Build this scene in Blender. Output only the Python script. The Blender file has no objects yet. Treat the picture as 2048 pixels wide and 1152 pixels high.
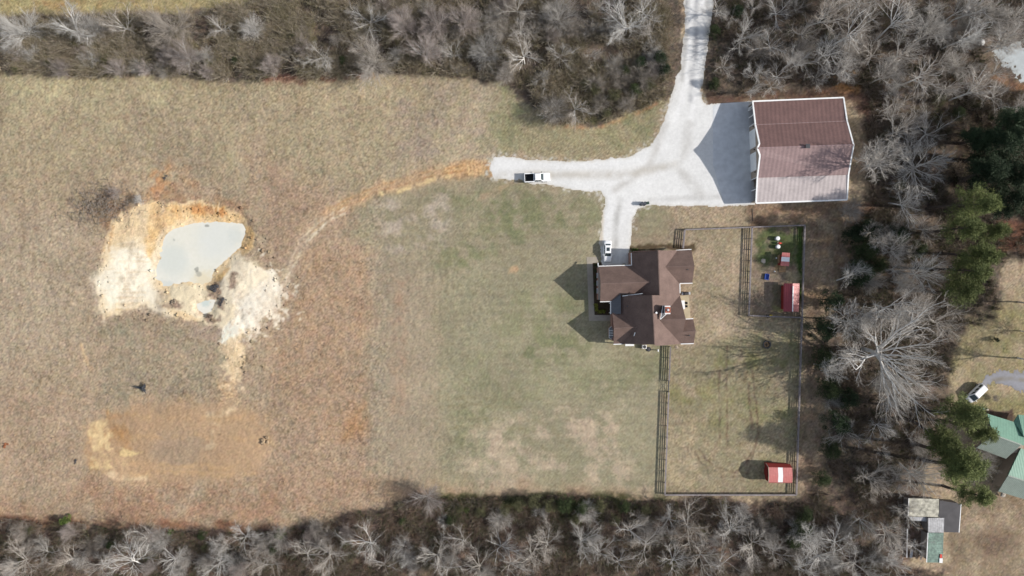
import bpy, math, random
import numpy as np
from mathutils import Vector, Matrix

C = bpy.context.scene
COL = C.collection
R = math.radians
S = 0.11          # metres per photo pixel on the ground
H = 150.0         # camera height
CX, CY = 1024.0, 576.0

# ------------------------------------------------------------------ camera
cam = bpy.data.cameras.new('camera'); camo = bpy.data.objects.new('camera', cam); COL.objects.link(camo)
camo.location = (0, 0, H); camo.rotation_euler = (0, 0, 0)
cam.sensor_width = 36.0; cam.lens = 36.0 * H / (2048 * S); cam.clip_start = 1.0; cam.clip_end = 20000
C.camera = camo

# ------------------------------------------------------------------ light
EL, AZ = R(29.5), R(-4.4)             # the sun stands low in the east, a touch south
w = bpy.data.worlds.new('World'); C.world = w; w.use_nodes = True
nt = w.node_tree; bg = nt.nodes['Background']
sky = nt.nodes.new('ShaderNodeTexSky'); sky.sky_type = 'NISHITA'; sky.sun_disc = False
sky.sun_elevation = EL; sky.sun_rotation = R(94.4); sky.dust_density = 1.0; sky.air_density = 1.0
hs = nt.nodes.new('ShaderNodeHueSaturation'); hs.inputs['Saturation'].default_value = 0.55   # thin bright cloud whitens the blue
nt.links.new(sky.outputs[0], hs.inputs['Color']); nt.links.new(hs.outputs[0], bg.inputs[0]); bg.inputs[1].default_value = 0.12
sl = bpy.data.lights.new('sun', 'SUN'); so = bpy.data.objects.new('sun', sl); COL.objects.link(so)
sl.energy = 4.1; sl.angle = R(0.55); sl.color = (1.0, 0.95, 0.885)
ts = Vector((math.cos(EL) * math.cos(AZ), math.cos(EL) * math.sin(AZ), math.sin(EL)))
so.rotation_euler = (-ts).to_track_quat('-Z', 'Y').to_euler(); so.location = (60, -10, 120)
C.view_settings.view_transform = 'Standard'; C.view_settings.look = 'None'
C.view_settings.exposure = 0.55; C.view_settings.gamma = 1.0
KLIT = 1.45       # brightness a sunlit level surface of albedo 1 would reach

# ------------------------------------------------------------------ helpers
def lin(c):
    a = np.asarray(c, dtype=float) / 255.0
    return np.where(a <= 0.04045, a / 12.92, ((a + 0.055) / 1.055) ** 2.4)
def alb(r, g, b, k=None):
    v = np.clip(lin((r, g, b)) / (k or KLIT), 0.01, 0.8)
    return (float(v[0]), float(v[1]), float(v[2]))
def P(u, v, h=0.0):
    f = S * (H - h) / H
    return np.array(((u - CX) * f, (CY - v) * f, h))

_rng = np.random.default_rng(7)
TAB = _rng.random((8, 256, 256))
def vn(x, y, s, k):
    x = x / s; y = y / s
    xi = np.floor(x); yi = np.floor(y); fx = x - xi; fy = y - yi
    xi = xi.astype(np.int64); yi = yi.astype(np.int64)
    fx = fx * fx * (3 - 2 * fx); fy = fy * fy * (3 - 2 * fy)
    t = TAB[k % 8]; o = 37 * (k // 8)
    a = t[(xi + o) & 255, yi & 255]; b = t[(xi + 1 + o) & 255, yi & 255]
    c = t[(xi + o) & 255, (yi + 1) & 255]; d = t[(xi + 1 + o) & 255, (yi + 1) & 255]
    return (a * (1 - fx) + b * fx) * (1 - fy) + (c * (1 - fx) + d * fx) * fy
def fbm(x, y, s, k, octv=3):
    t = 0; amp = 1.0; n = 0
    for i in range(octv):
        t = t + amp * (vn(x + 13.7 * i, y - 7.1 * i, s / 2 ** i, k + i) * 2 - 1); n += amp; amp *= 0.55
    return t / n * 1.5
def sstep(a, b, x):
    t = np.clip((x - a) / (b - a), 0, 1); return t * t * (3 - 2 * t)
def sdist(px, py, pts):
    """signed distance (negative inside) from arrays px, py to a closed polygon"""
    d = np.full(px.shape, 1e9); ins = np.zeros(px.shape, bool); n = len(pts)
    for i in range(n):
        ax, ay = pts[i]; bx, by = pts[(i + 1) % n]
        ex, ey = bx - ax, by - ay; L = ex * ex + ey * ey + 1e-9
        t = np.clip(((px - ax) * ex + (py - ay) * ey) / L, 0, 1)
        d = np.minimum(d, (px - ax - t * ex) ** 2 + (py - ay - t * ey) ** 2)
        if ay != by:
            ins ^= ((ay > py) != (by > py)) & (px < (bx - ax) * (py - ay) / (by - ay) + ax)
    d = np.sqrt(d); return np.where(ins, -d, d)
def ldist(px, py, pts):
    d = np.full(px.shape, 1e9)
    for (ax, ay), (bx, by) in zip(pts[:-1], pts[1:]):
        ex, ey = bx - ax, by - ay; L = ex * ex + ey * ey + 1e-9
        t = np.clip(((px - ax) * ex + (py - ay) * ey) / L, 0, 1)
        d = np.minimum(d, (px - ax - t * ex) ** 2 + (py - ay - t * ey) ** 2)
    return np.sqrt(d)
def inpoly(x, y, pts):
    return bool(sdist(np.array([float(x)]), np.array([float(y)]), pts)[0] < 0)

def tag(o, label=None, cat=None, group=None, kind=None):
    if label: o['label'] = label
    if cat: o['category'] = cat
    if group: o['group'] = group
    if kind: o['kind'] = kind
    return o
def empty(name, loc, rz=0.0, label=None, cat=None, group=None):
    o = bpy.data.objects.new(name, None); COL.objects.link(o)
    o.location = tuple(float(a) for a in loc); o.rotation_euler = (0, 0, rz); o.empty_display_size = 0.2
    return tag(o, label, cat, group)
def fast_mesh(name, V, F, mat=None, col=None, smooth=False):
    """V (n,3), F (m,3 or 4) arrays"""
    me = bpy.data.meshes.new(name); V = np.ascontiguousarray(V, dtype=np.float32); F = np.ascontiguousarray(F, dtype=np.int32)
    m, k = F.shape
    me.vertices.add(len(V)); me.vertices.foreach_set('co', V.ravel())
    me.loops.add(m * k); me.loops.foreach_set('vertex_index', F.ravel())
    me.polygons.add(m); me.polygons.foreach_set('loop_start', np.arange(0, m * k, k, dtype=np.int32))
    if smooth: me.polygons.foreach_set('use_smooth', np.ones(m, dtype=bool))
    if col is not None:
        at = me.color_attributes.new('Col', 'FLOAT_COLOR', 'POINT')
        c4 = np.ones((len(V), 4), dtype=np.float32); c4[:, :3] = col; at.data.foreach_set('color', c4.ravel())
    me.update(calc_edges=True)
    if mat: me.materials.append(mat)
    return me
def link(name, me, parent=None, loc=(0, 0, 0)):
    o = bpy.data.objects.new(name, me); COL.objects.link(o); o.location = loc
    if parent is not None: o.parent = parent
    return o

class MB:
    """collects shapes for ONE mesh"""
    def __init__(s): s.v = []; s.f = []
    def add(s, vs, fs):
        o = len(s.v); s.v += [tuple(float(c) for c in p) for p in vs]; s.f += [tuple(i + o for i in f) for f in fs]; return s
    def box(s, a, b, top=1.0):
        x0, y0, z0 = a; x1, y1, z1 = b; mx, my = (x0 + x1) / 2, (y0 + y1) / 2
        t = lambda x, y: (mx + (x - mx) * top, my + (y - my) * top)
        q = [(x0, y0), (x1, y0), (x1, y1), (x0, y1)]
        return s.add([(x, y, z0) for x, y in q] + [t(x, y) + (z1,) for x, y in q],
                     [(3, 2, 1, 0), (4, 5, 6, 7), (0, 1, 5, 4), (1, 2, 6, 5), (2, 3, 7, 6), (3, 0, 4, 7)])
    def slab(s, top, th):
        n = len(top); bot = [(p[0], p[1], p[2] - th) for p in top]
        a = sum(top[i][0] * top[(i + 1) % n][1] - top[(i + 1) % n][0] * top[i][1] for i in range(n))
        idx = list(range(n)) if a > 0 else list(range(n))[::-1]
        f = [tuple(idx), tuple(i + n for i in idx[::-1])]
        for k in range(n):
            i, j = idx[k], idx[(k + 1) % n]; f.append((j, i, i + n, j + n))
        return s.add(list(top) + bot, f)
    def prism(s, pts2, z0, z1):
        return s.slab([(p[0], p[1], z1) for p in pts2], z1 - z0)
    def tube(s, a, b, r0, r1=None, n=8):
        r1 = r0 if r1 is None else r1
        a = Vector([float(c) for c in a]); b = Vector([float(c) for c in b]); d = (b - a).normalized()
        x = d.orthogonal().normalized(); y = d.cross(x)
        ring = lambda p, r: [tuple(p + (x * math.cos(t) + y * math.sin(t)) * r) for t in [2 * math.pi * i / n for i in range(n)]]
        return s.add(ring(a, r0) + ring(b, r1), [tuple(range(n - 1, -1, -1)), tuple(range(n, 2 * n))] +
                     [(i, (i + 1) % n, n + (i + 1) % n, n + i) for i in range(n)])
    def bar(s, a, b, wd, ht):
        """board from a to b (top centre line), wd across, ht down"""
        a = np.array(a, float); b = np.array(b, float); d = b - a; n = np.array((-d[1], d[0], 0)); n = n / (np.linalg.norm(n) + 1e-9) * wd / 2
        return s.slab([a - n, b - n, b + n, a + n], ht)
    def lathe(s, c, prof, n=16):
        m = len(prof); vs = [(c[0] + r * math.cos(2 * math.pi * i / n), c[1] + r * math.sin(2 * math.pi * i / n), c[2] + z) for r, z in prof for i in range(n)]
        fs = [(k * n + i, k * n + (i + 1) % n, (k + 1) * n + (i + 1) % n, (k + 1) * n + i) for k in range(m - 1) for i in range(n)]
        fs += [tuple(range(n - 1, -1, -1)), tuple((m - 1) * n + i for i in range(n))]
        return s.add(vs, fs)
    def build(s, name, mat, parent=None, root=None, bevel=0.0, smooth=False):
        L = np.array(root.location if root is not None else (0, 0, 0), dtype=float)
        me = bpy.data.meshes.new(name); me.from_pydata([tuple(np.array(p) - L) for p in s.v], [], s.f); me.update()
        if smooth: me.polygons.foreach_set('use_smooth', np.ones(len(me.polygons), dtype=bool))
        me.materials.append(mat); o = link(name, me, parent)
        if bevel:
            b = o.modifiers.new('bevel', 'BEVEL'); b.width = bevel; b.segments = 2; b.limit_method = 'ANGLE'
        return o
def copy_tree(o, parent=None):
    c = o.copy(); COL.objects.link(c)
    if parent is not None: c.parent = parent
    for ch in list(o.children): copy_tree(ch, c)
    return c

# ------------------------------------------------------------------ materials
def mat_new(name):
    m = bpy.data.materials.new(name); m.use_nodes = True; nt = m.node_tree
    return m, nt, nt.nodes['Principled BSDF'], nt.links
def mat(name, col, rough=0.7, var=0.12, scale=2.0, metal=0.0, spec=0.3, bump=0.0, stretch=(1, 1, 1), rnd=0.0, coat=0.0, col2=None):
    """plain colour broken up by noise; rnd: spread between copies"""
    m, nt, b, L = mat_new(name)
    tc = nt.nodes.new('ShaderNodeTexCoord'); mp = nt.nodes.new('ShaderNodeMapping'); mp.inputs['Scale'].default_value = stretch
    L.new(tc.outputs['Object'], mp.inputs['Vector'])
    nz = nt.nodes.new('ShaderNodeTexNoise'); nz.inputs['Scale'].default_value = scale; nz.inputs['Detail'].default_value = 5
    L.new(mp.outputs[0], nz.inputs['Vector'])
    mr = nt.nodes.new('ShaderNodeMapRange'); mr.inputs[1].default_value = 0.3; mr.inputs[2].default_value = 0.7
    mr.inputs[3].default_value = 1 - var; mr.inputs[4].default_value = 1 + var; L.new(nz.outputs[0], mr.inputs[0])
    val = mr.outputs[0]
    if rnd:
        oi = nt.nodes.new('ShaderNodeObjectInfo'); r2 = nt.nodes.new('ShaderNodeMapRange'); r2.inputs[3].default_value = 1 - rnd; r2.inputs[4].default_value = 1 + rnd
        L.new(oi.outputs['Random'], r2.inputs[0]); mu = nt.nodes.new('ShaderNodeMath'); mu.operation = 'MULTIPLY'
        L.new(val, mu.inputs[0]); L.new(r2.outputs[0], mu.inputs[1]); val = mu.outputs[0]
    vm = nt.nodes.new('ShaderNodeVectorMath'); vm.operation = 'SCALE'; vm.inputs[0].default_value = col; L.new(val, vm.inputs['Scale'])
    if col2:
        o2 = nt.nodes.new('ShaderNodeObjectInfo'); wn_ = nt.nodes.new('ShaderNodeTexWhiteNoise'); wn_.noise_dimensions = '1D'; L.new(o2.outputs['Random'], wn_.inputs['W'])
        mx = nt.nodes.new('ShaderNodeMix'); mx.data_type = 'VECTOR'; L.new(wn_.outputs['Value'], mx.inputs['Factor']); mx.inputs['A'].default_value = col; mx.inputs['B'].default_value = col2; L.new(mx.outputs['Result'], vm.inputs[0])
    L.new(vm.outputs[0], b.inputs['Base Color'])
    b.inputs['Roughness'].default_value = rough; b.inputs['Metallic'].default_value = metal; b.inputs['Specular IOR Level'].default_value = spec
    if coat: b.inputs['Coat Weight'].default_value = coat; b.inputs['Coat Roughness'].default_value = 0.08
    if bump:
        bp = nt.nodes.new('ShaderNodeBump'); bp.inputs['Strength'].default_value = bump; bp.inputs['Distance'].default_value = 0.05
        L.new(nz.outputs[0], bp.inputs['Height']); L.new(bp.outputs[0], b.inputs['Normal'])
    return m
def mat_attr(name, rough=0.9, nscale=2.2, var=0.2, bump=0.5, dist=0.12, spec=0.15, rnd=0.0, trans=False):
    """colour from the mesh's own soil / leaf colours, broken up by fine noise"""
    m, nt, b, L = mat_new(name)
    at = nt.nodes.new('ShaderNodeAttribute'); at.attribute_name = 'Col'
    tc = nt.nodes.new('ShaderNodeTexCoord')
    nz = nt.nodes.new('ShaderNodeTexNoise'); nz.inputs['Scale'].default_value = nscale; nz.inputs['Detail'].default_value = 6; nz.inputs['Roughness'].default_value = 0.65
    L.new(tc.outputs['Object'], nz.inputs['Vector'])
    mr = nt.nodes.new('ShaderNodeMapRange'); mr.inputs[1].default_value = 0.3; mr.inputs[2].default_value = 0.7; mr.inputs[3].default_value = 1 - var; mr.inputs[4].default_value = 1 + var
    L.new(nz.outputs[0], mr.inputs[0]); val = mr.outputs[0]
    if rnd:
        oi = nt.nodes.new('ShaderNodeObjectInfo'); r2 = nt.nodes.new('ShaderNodeMapRange'); r2.inputs[3].default_value = 1 - rnd; r2.inputs[4].default_value = 1 + rnd
        L.new(oi.outputs['Random'], r2.inputs[0]); mu = nt.nodes.new('ShaderNodeMath'); mu.operation = 'MULTIPLY'
        L.new(val, mu.inputs[0]); L.new(r2.outputs[0], mu.inputs[1]); val = mu.outputs[0]
    vm = nt.nodes.new('ShaderNodeVectorMath'); vm.operation = 'SCALE'; L.new(at.outputs['Color'], vm.inputs[0]); L.new(val, vm.inputs['Scale'])
    L.new(vm.outputs[0], b.inputs['Base Color']); b.inputs['Roughness'].default_value = rough; b.inputs['Specular IOR Level'].default_value = spec
    if bump:
        bp = nt.nodes.new('ShaderNodeBump'); bp.inputs['Strength'].default_value = bump; bp.inputs['Distance'].default_value = dist
        L.new(nz.outputs[0], bp.inputs['Height']); L.new(bp.outputs[0], b.inputs['Normal'])
    return m
def mat_ribbed(name, col, axis='x', pitch=0.3, rough=0.45, var=0.1, rot=0.0, spec=0.4, course=False):
    """ribbed sheet metal, or (course) courses of shingles"""
    m, nt, b, L = mat_new(name)
    tc = nt.nodes.new('ShaderNodeTexCoord'); mp = nt.nodes.new('ShaderNodeMapping'); mp.inputs['Rotation'].default_value = (0, 0, rot)
    L.new(tc.outputs['Object'], mp.inputs['Vector'])
    wv = nt.nodes.new('ShaderNodeTexWave'); wv.bands_direction = axis.upper(); wv.wave_profile = 'SAW' if course else 'SIN'
    wv.inputs['Scale'].default_value = 0.314 / pitch; wv.inputs['Distortion'].default_value = 1.2 if course else 0.0; wv.inputs['Detail Scale'].default_value = 3.0
    L.new(mp.outputs[0], wv.inputs['Vector'])
    nz = nt.nodes.new('ShaderNodeTexNoise'); nz.inputs['Scale'].default_value = 0.6; nz.inputs['Detail'].default_value = 7; L.new(mp.outputs[0], nz.inputs['Vector'])
    n2 = nt.nodes.new('ShaderNodeTexNoise'); n2.inputs['Scale'].default_value = 6.0 if course else 2.5; n2.inputs['Detail'].default_value = 3; L.new(mp.outputs[0], n2.inputs['Vector'])
    def rng(sock, lo, hi):
        r = nt.nodes.new('ShaderNodeMapRange'); r.inputs[1].default_value = 0.25; r.inputs[2].default_value = 0.75
        r.inputs[3].default_value = lo; r.inputs[4].default_value = hi; L.new(sock, r.inputs[0]); return r.outputs[0]
    def mul(a, c):
        k = nt.nodes.new('ShaderNodeMath'); k.operation = 'MULTIPLY'; L.new(a, k.inputs[0]); L.new(c, k.inputs[1]); return k.outputs[0]
    v = mul(mul(rng(nz.outputs[0], 1 - var, 1 + var), rng(n2.outputs[0], 1 - var, 1 + var)), rng(wv.outputs[0], 0.92, 1.06))
    vm = nt.nodes.new('ShaderNodeVectorMath'); vm.operation = 'SCALE'; vm.inputs[0].default_value = col; L.new(v, vm.inputs['Scale'])
    L.new(vm.outputs[0], b.inputs['Base Color']); b.inputs['Roughness'].default_value = rough; b.inputs['Specular IOR Level'].default_value = spec
    bp = nt.nodes.new('ShaderNodeBump'); bp.inputs['Strength'].default_value = 0.35; bp.inputs['Distance'].default_value = 0.03
    L.new(wv.outputs[0], bp.inputs['Height']); L.new(bp.outputs[0], b.inputs['Normal'])
    return m
def mat_brick(name, c1, c2, mortar):
    m, nt, b, L = mat_new(name)
    tc = nt.nodes.new('ShaderNodeTexCoord'); mp = nt.nodes.new('ShaderNodeMapping'); mp.inputs['Rotation'].default_value = (R(90), 0, 0)
    L.new(tc.outputs['Object'], mp.inputs['Vector']); bt = nt.nodes.new('ShaderNodeTexBrick')
    bt.inputs['Color1'].default_value = c1 + (1,); bt.inputs['Color2'].default_value = c2 + (1,); bt.inputs['Mortar'].default_value = mortar + (1,)
    bt.inputs['Scale'].default_value = 4.5; bt.inputs['Mortar Size'].default_value = 0.02
    L.new(mp.outputs[0], bt.inputs['Vector']); L.new(bt.outputs[0], b.inputs['Base Color']); b.inputs['Roughness'].default_value = 0.85
    return m
def mat_glass(name, col=(0.03, 0.045, 0.05), rough=0.12):
    return mat(name, col, rough=rough, var=0.15, scale=1.5, spec=0.6)

M = {}
M['ground'] = mat_attr('soil_and_grass', var=0.22, nscale=7.0, bump=0.25, dist=0.07)
M['gravel'] = mat_attr('gravel', var=0.07, nscale=5.0, bump=0.3, dist=0.04)
M['concrete'] = mat('concrete', alb(228, 230, 232), 0.8, 0.12, 0.7, spec=0.2)
M['path'] = mat('path_concrete', alb(176, 166, 152), 0.85, 0.12, 0.8, spec=0.2)
M['patio'] = mat('patio_concrete', alb(205, 190, 160), 0.85, 0.12, 0.8, spec=0.2)
M['white'] = mat('white_paint', (0.74, 0.74, 0.73), 0.5, 0.06, 1.5)
M['trim'] = mat('white_trim', (0.72, 0.72, 0.71), 0.5, 0.08, 1.2)
M['brick'] = mat_brick('brick', (0.26, 0.12, 0.08), (0.20, 0.09, 0.065), (0.32, 0.29, 0.25))
M['shingle'] = mat_ribbed('brown_shingles', alb(124, 104, 96), 'z', 0.16, 0.9, 0.19, spec=0.15, course=True)
M['shingle_e'] = mat_ribbed('brown_shingles_weathered', alb(124, 105, 98), 'z', 0.16, 0.9, 0.19, spec=0.15, course=True)
M['porch'] = mat_ribbed('grey_porch_metal', alb(100, 102, 108), 'y', 0.4, 0.5, 0.08)
M['redroof'] = mat_ribbed('red_brown_metal', alb(124, 95, 90), 'x', 0.9, 0.5, 0.13, rot=R(1.8))
M['redroof2'] = mat_ribbed('red_brown_metal_sky_glare', alb(156, 130, 128), 'x', 0.9, 0.5, 0.12, rot=R(1.8))  # upper south slope: same metal with sky glare mixed into its colour
M['redroof3'] = mat_ribbed('red_brown_metal_strong_glare', alb(196, 184, 182), 'x', 0.9, 0.5, 0.1, rot=R(1.8))  # south lean-to: palest copy, strong sky glare painted into the colour
M['greenroof'] = mat_ribbed('green_metal', alb(112, 158, 136), 'x', 0.35, 0.5, 0.1, rot=R(20))
M['greenroof2'] = mat_ribbed('green_metal_sky_glare', alb(146, 158, 146), 'x', 0.35, 0.5, 0.1, rot=R(20))  # south slopes: the green metal greyed by glare put into the colour
M['shedwhite'] = mat('weathered_white_sheet', alb(192, 188, 172), 0.7, 0.5, 1.3)
M['shedgrey'] = mat_ribbed('pale_grey_sheet', alb(184, 183, 184), 'x', 0.4, 0.6, 0.25)
M['sheddark'] = mat('dark_felt', alb(88, 86, 88), 0.9, 0.15, 0.7)
M['shedgreen'] = mat_ribbed('old_green_sheet', alb(120, 144, 131), 'y', 0.4, 0.6, 0.38)
M['siding'] = mat('tan_siding', alb(180, 165, 148), 0.7, 0.1, 1.0)
M['greysiding'] = mat('grey_boards', alb(140, 134, 128), 0.8, 0.15, 1.0)
M['red1'] = mat_ribbed('red_shed_roof', alb(212, 128, 122), 'x', 0.35, 0.5, 0.08)
M['red2'] = mat_ribbed('red_shed_roof_dark', alb(150, 66, 74), 'x', 0.35, 0.5, 0.08)
M['redwall'] = mat('barn_red_boards', alb(140, 48, 42), 0.7, 0.12, 1.5)
M['clear'] = mat('translucent_panel', (0.7, 0.72, 0.74), 0.35, 0.08, 2.0)
M['fence'] = mat('weathered_fence_board', alb(146, 138, 138), 0.85, 0.22, 1.5, rnd=0.12)
M['paintwhite'] = mat('white_car_paint', (0.78, 0.78, 0.78), 0.3, 0.02, 1.0, spec=0.5, coat=0.5)
M['glass'] = mat_glass('car_glass')
M['window'] = mat_glass('house_glass', (0.05, 0.06, 0.07))
M['black'] = mat('black_plastic', (0.018, 0.019, 0.021), 0.6, 0.2, 3.0)
M['bed'] = mat('bed_liner', (0.02, 0.021, 0.024), 0.8, 0.2, 3.0)
M['rubber'] = mat('tyre_rubber', (0.02, 0.02, 0.02), 0.85, 0.2, 4.0)
M['rim'] = mat('alloy_rim', (0.5, 0.5, 0.51), 0.35, 0.05, 2.0, metal=0.8)
M['lamp'] = mat('headlight_lens', (0.6, 0.62, 0.64), 0.15, 0.05, 2.0, spec=0.6)
M['redlamp'] = mat('tail_light_lens', (0.35, 0.03, 0.03), 0.25, 0.05, 2.0)
M['bin'] = mat('bin_plastic', (0.055, 0.06, 0.075), 0.55, 0.1, 2.0)
M['bingreen'] = mat('dark_green_plastic', (0.02, 0.045, 0.035), 0.55, 0.1, 2.0)
M['steel'] = mat('galvanised_steel', (0.5, 0.51, 0.52), 0.45, 0.12, 2.0, metal=0.4)
M['darksteel'] = mat('dark_steel', (0.06, 0.06, 0.065), 0.5, 0.15, 2.0, metal=0.3)
M['blue'] = mat('blue_plastic', (0.035, 0.09, 0.36), 0.5, 0.1, 2.0)
M['yellow'] = mat('yellow_plastic', (0.65, 0.48, 0.03), 0.5, 0.1, 2.0)
M['red'] = mat('red_plastic', (0.55, 0.06, 0.04), 0.5, 0.1, 2.0)
M['wood'] = mat('raw_wood', alb(160, 132, 100), 0.85, 0.2, 2.0)
M['stone'] = mat('pale_stone', alb(188, 180, 168), 0.9, 0.2, 2.0, bump=0.5)
M['darkrock'] = mat('dark_clods', (0.055, 0.052, 0.055), 0.95, 0.35, 2.0, bump=0.6)
M['stump'] = mat('dark_stump_wood', (0.045, 0.048, 0.055), 0.9, 0.35, 3.0, bump=0.5)
M['water'] = None
M['bark'] = mat('pale_bark', (.60, .59, .57), 0.9, 0.28, 1.2, spec=0.15, rnd=0.15, col2=(.42, .385, .34))
M['twig'] = mat('grey_twigs', (.45, .435, .41), 0.9, 0.3, 0.7, spec=0.1, rnd=0.2, col2=(.33, .285, .24))
M['twigpink'] = mat('pinkish_twigs', (.36, .31, .285), 0.9, 0.28, 0.7, spec=0.1, rnd=0.2)
M['pinebark'] = mat('pine_bark', (0.075, 0.06, 0.052), 0.95, 0.3, 2.0, spec=0.1)
M['leaf'] = mat_attr('evergreen_foliage', rough=0.75, nscale=1.5, var=0.25, bump=0.0, spec=0.2, rnd=0.2)
M['under'] = mat_attr('brush', rough=0.9, nscale=1.2, var=0.2, bump=0.0, spec=0.1)
M['water'] = mat_attr('milky_water', rough=0.2, nscale=1.6, var=0.02, bump=0.12, dist=0.02, spec=0.08)

# ------------------------------------------------------------------ ground (photo-pixel coordinates u, v on the ground plane)
POND = [(140 + x / 2.744, 300 + y / 2.744) for x, y in [(565, 430), (640, 412), (700, 396), (800, 392), (940, 402), (960, 440), (932, 530), (850, 605), (785, 660), (772, 720), (720, 738), (640, 722), (560, 735), (530, 752), (470, 712), (462, 650), (500, 580), (500, 510), (520, 460)]]
POND2 = [(140 + x / 2.744, 300 + y / 2.744) for x, y in [(693, 845), (745, 825), (798, 818), (785, 850), (770, 885), (730, 900), (700, 880)]]
TRAIL = [(985, 336), (940, 338), (880, 344), (820, 360), (760, 378), (700, 402), (650, 430), (620, 458), (600, 490), (585, 525), (570, 560)]
HEDGE_TOP = [(-80, 40), (60, 30), (330, 28), (500, 12), (520, -80), (1370, -80), (1366, 100), (1345, 190), (1310, 205), (1250, 235), (1185, 252), (1110, 245), (1060, 205), (1010, 175), (930, 155), (840, 148), (760, 150), (700, 155), (600, 160), (500, 166), (330, 150), (100, 150), (-80, 148)]
BOTTOM = [(-80, 1040), (90, 1036), (190, 1042), (300, 1062), (420, 1058), (560, 1062), (700, 1030), (800, 1000), (850, 985), (900, 992), (1050, 990), (1130, 990), (1320, 996), (1500, 998), (1600, 1000), (1650, 960), (1700, 900), (1850, 1000), (1810, 1130), (1900, 1140), (1900, 1230), (-80, 1230)]
WOOD_NE = [(1405, -80), (2140, -80), (2140, 520), (2010, 520), (2000, 640), (1930, 660), (1890, 830), (1830, 990), (1640, 1010), (1665, 850), (1640, 700), (1690, 560), (1720, 420), (1735, 380), (1720, 190), (1500, 195), (1405, 180)]

gu = np.arange(-130, 2181, 2.0); gv = np.arange(-130, 1283, 2.0)
ext = np.array([200., 600., 2000., 8000., 40000.])
gu = np.concatenate([gu[0] - ext[::-1], gu, gu[-1] + ext]); gv = np.concatenate([gv[0] - ext[::-1], gv, gv[-1] + ext])
U, V = np.meshgrid(gu, gv); Uc, Vc = np.clip(U, -140, 2190), np.clip(V, -140, 1290)
WU = fbm(Uc, Vc, 40, 3, 4); WV = fbm(Uc, Vc, 40, 11, 4)
FU = fbm(Uc, Vc, 9, 5, 2); FV = fbm(Uc, Vc, 9, 6, 2)
COLR = np.empty(U.shape + (3,)); COLR[:] = (178, 158, 131)
def blend(m, c, sl=(slice(None), slice(None))):
    COLR[sl] += m[..., None] * (np.array(c, float) - COLR[sl])
def region(pts, c, soft=10, warp=8, fine=3, amt=1.0, patch=0.0, ps=30, k=1):
    xs = [p[0] for p in pts]; ys = [p[1] for p in pts]; pad = soft + warp * 2 + fine * 2 + 4
    i = np.where((gv > min(ys) - pad) & (gv < max(ys) + pad))[0]; j = np.where((gu > min(xs) - pad) & (gu < max(xs) + pad))[0]
    if not len(i) or not len(j): return
    sl = (slice(i[0], i[-1] + 1), slice(j[0], j[-1] + 1))
    d = sdist(U[sl] + WU[sl] * warp + FU[sl] * fine, V[sl] + WV[sl] * warp + FV[sl] * fine, pts)
    m = sstep(soft, -soft, d) * amt
    if patch: m = m * np.clip(0.5 + patch * fbm(U[sl], V[sl], ps, k, 4) * 1.6, 0, 1)
    blend(m, c, sl)
def ell(cu, cv, ru, rv, c, **kw):
    region([(cu + ru * math.cos(t), cv + rv * math.sin(t)) for t in np.linspace(0, 2 * math.pi, 14, endpoint=False)], c, **kw)
def stroke(pts, c, wd, soft=3, amt=1.0, warp=3, streak=0.0, k=4, fine=1.5):
    xs = [p[0] for p in pts]; ys = [p[1] for p in pts]; pad = wd + soft + warp * 2 + 4
    i = np.where((gv > min(ys) - pad) & (gv < max(ys) + pad))[0]; j = np.where((gu > min(xs) - pad) & (gu < max(xs) + pad))[0]
    sl = (slice(i[0], i[-1] + 1), slice(j[0], j[-1] + 1))
    d = ldist(U[sl] + WU[sl] * warp + FU[sl] * fine, V[sl] + WV[sl] * warp + FV[sl] * fine, pts)
    m = sstep(wd + soft, wd - soft, d) * amt
    if streak: m = m * np.clip(0.6 + streak * fbm(U[sl], V[sl], 14, k, 3) * 1.5, 0, 1)
    blend(m, c, sl)

# --- the field and its broad zones
region([(-140, 100), (960, 100), (960, 330), (600, 400), (300, 330), (-140, 420)], (177, 162, 131), soft=60, warp=40)
region([(-140, 120), (420, 120), (300, 210), (-140, 260)], (190, 178, 140), soft=40, warp=30, patch=0.6)
region([(-140, -140), (560, -140), (520, 20), (-140, 30)], (182, 168, 122), soft=8, warp=10)
region([(40, -40), (330, -40), (330, 14), (60, 14)], (172, 142, 98), soft=10, warp=14, patch=0.8)
region([(-140, 400), (180, 430), (170, 700), (-140, 760)], (180, 163, 137), soft=40, warp=25)
region([(500, 300), (760, 420), (760, 1000), (500, 1020), (560, 600)], (179, 155, 128), soft=30, warp=20)
region([(612, 500), (742, 500), (742, 880), (640, 890), (540, 780), (540, 690)], (183, 153, 122), soft=26, warp=16, patch=0.5, ps=20, k=2, amt=0.75)
region([(690, 840), (740, 790), (738, 870), (680, 880)], (180, 138, 98), soft=14, warp=8, amt=0.7)
region([(742, 470), (872, 470), (872, 1000), (735, 1000)], (171, 156, 131), soft=26, warp=14)
region([(790, 560), (812, 560), (812, 830), (780, 830)], (186, 150, 122), soft=12, warp=4, amt=0.6, patch=0.4, ps=20)
region([(870, 380), (1340, 370), (1335, 1000), (870, 1000)], (158, 150, 122), soft=30, warp=20)
region([(700, 380), (1200, 360), (1200, 520), (900, 560), (700, 470)], (159, 149, 122), soft=28, warp=16)
region([(745, 395), (900, 395), (890, 500), (760, 500)], (184, 170, 150), soft=20, warp=16, patch=0.9, ps=24)
region([(960, 160), (1340, 200), (1300, 310), (1230, 320), (980, 310)], (160, 149, 118), soft=20, warp=14)
region([(780, 160), (1000, 160), (980, 320), (780, 340)], (172, 155, 134), soft=30, warp=14, patch=0.5)
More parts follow.
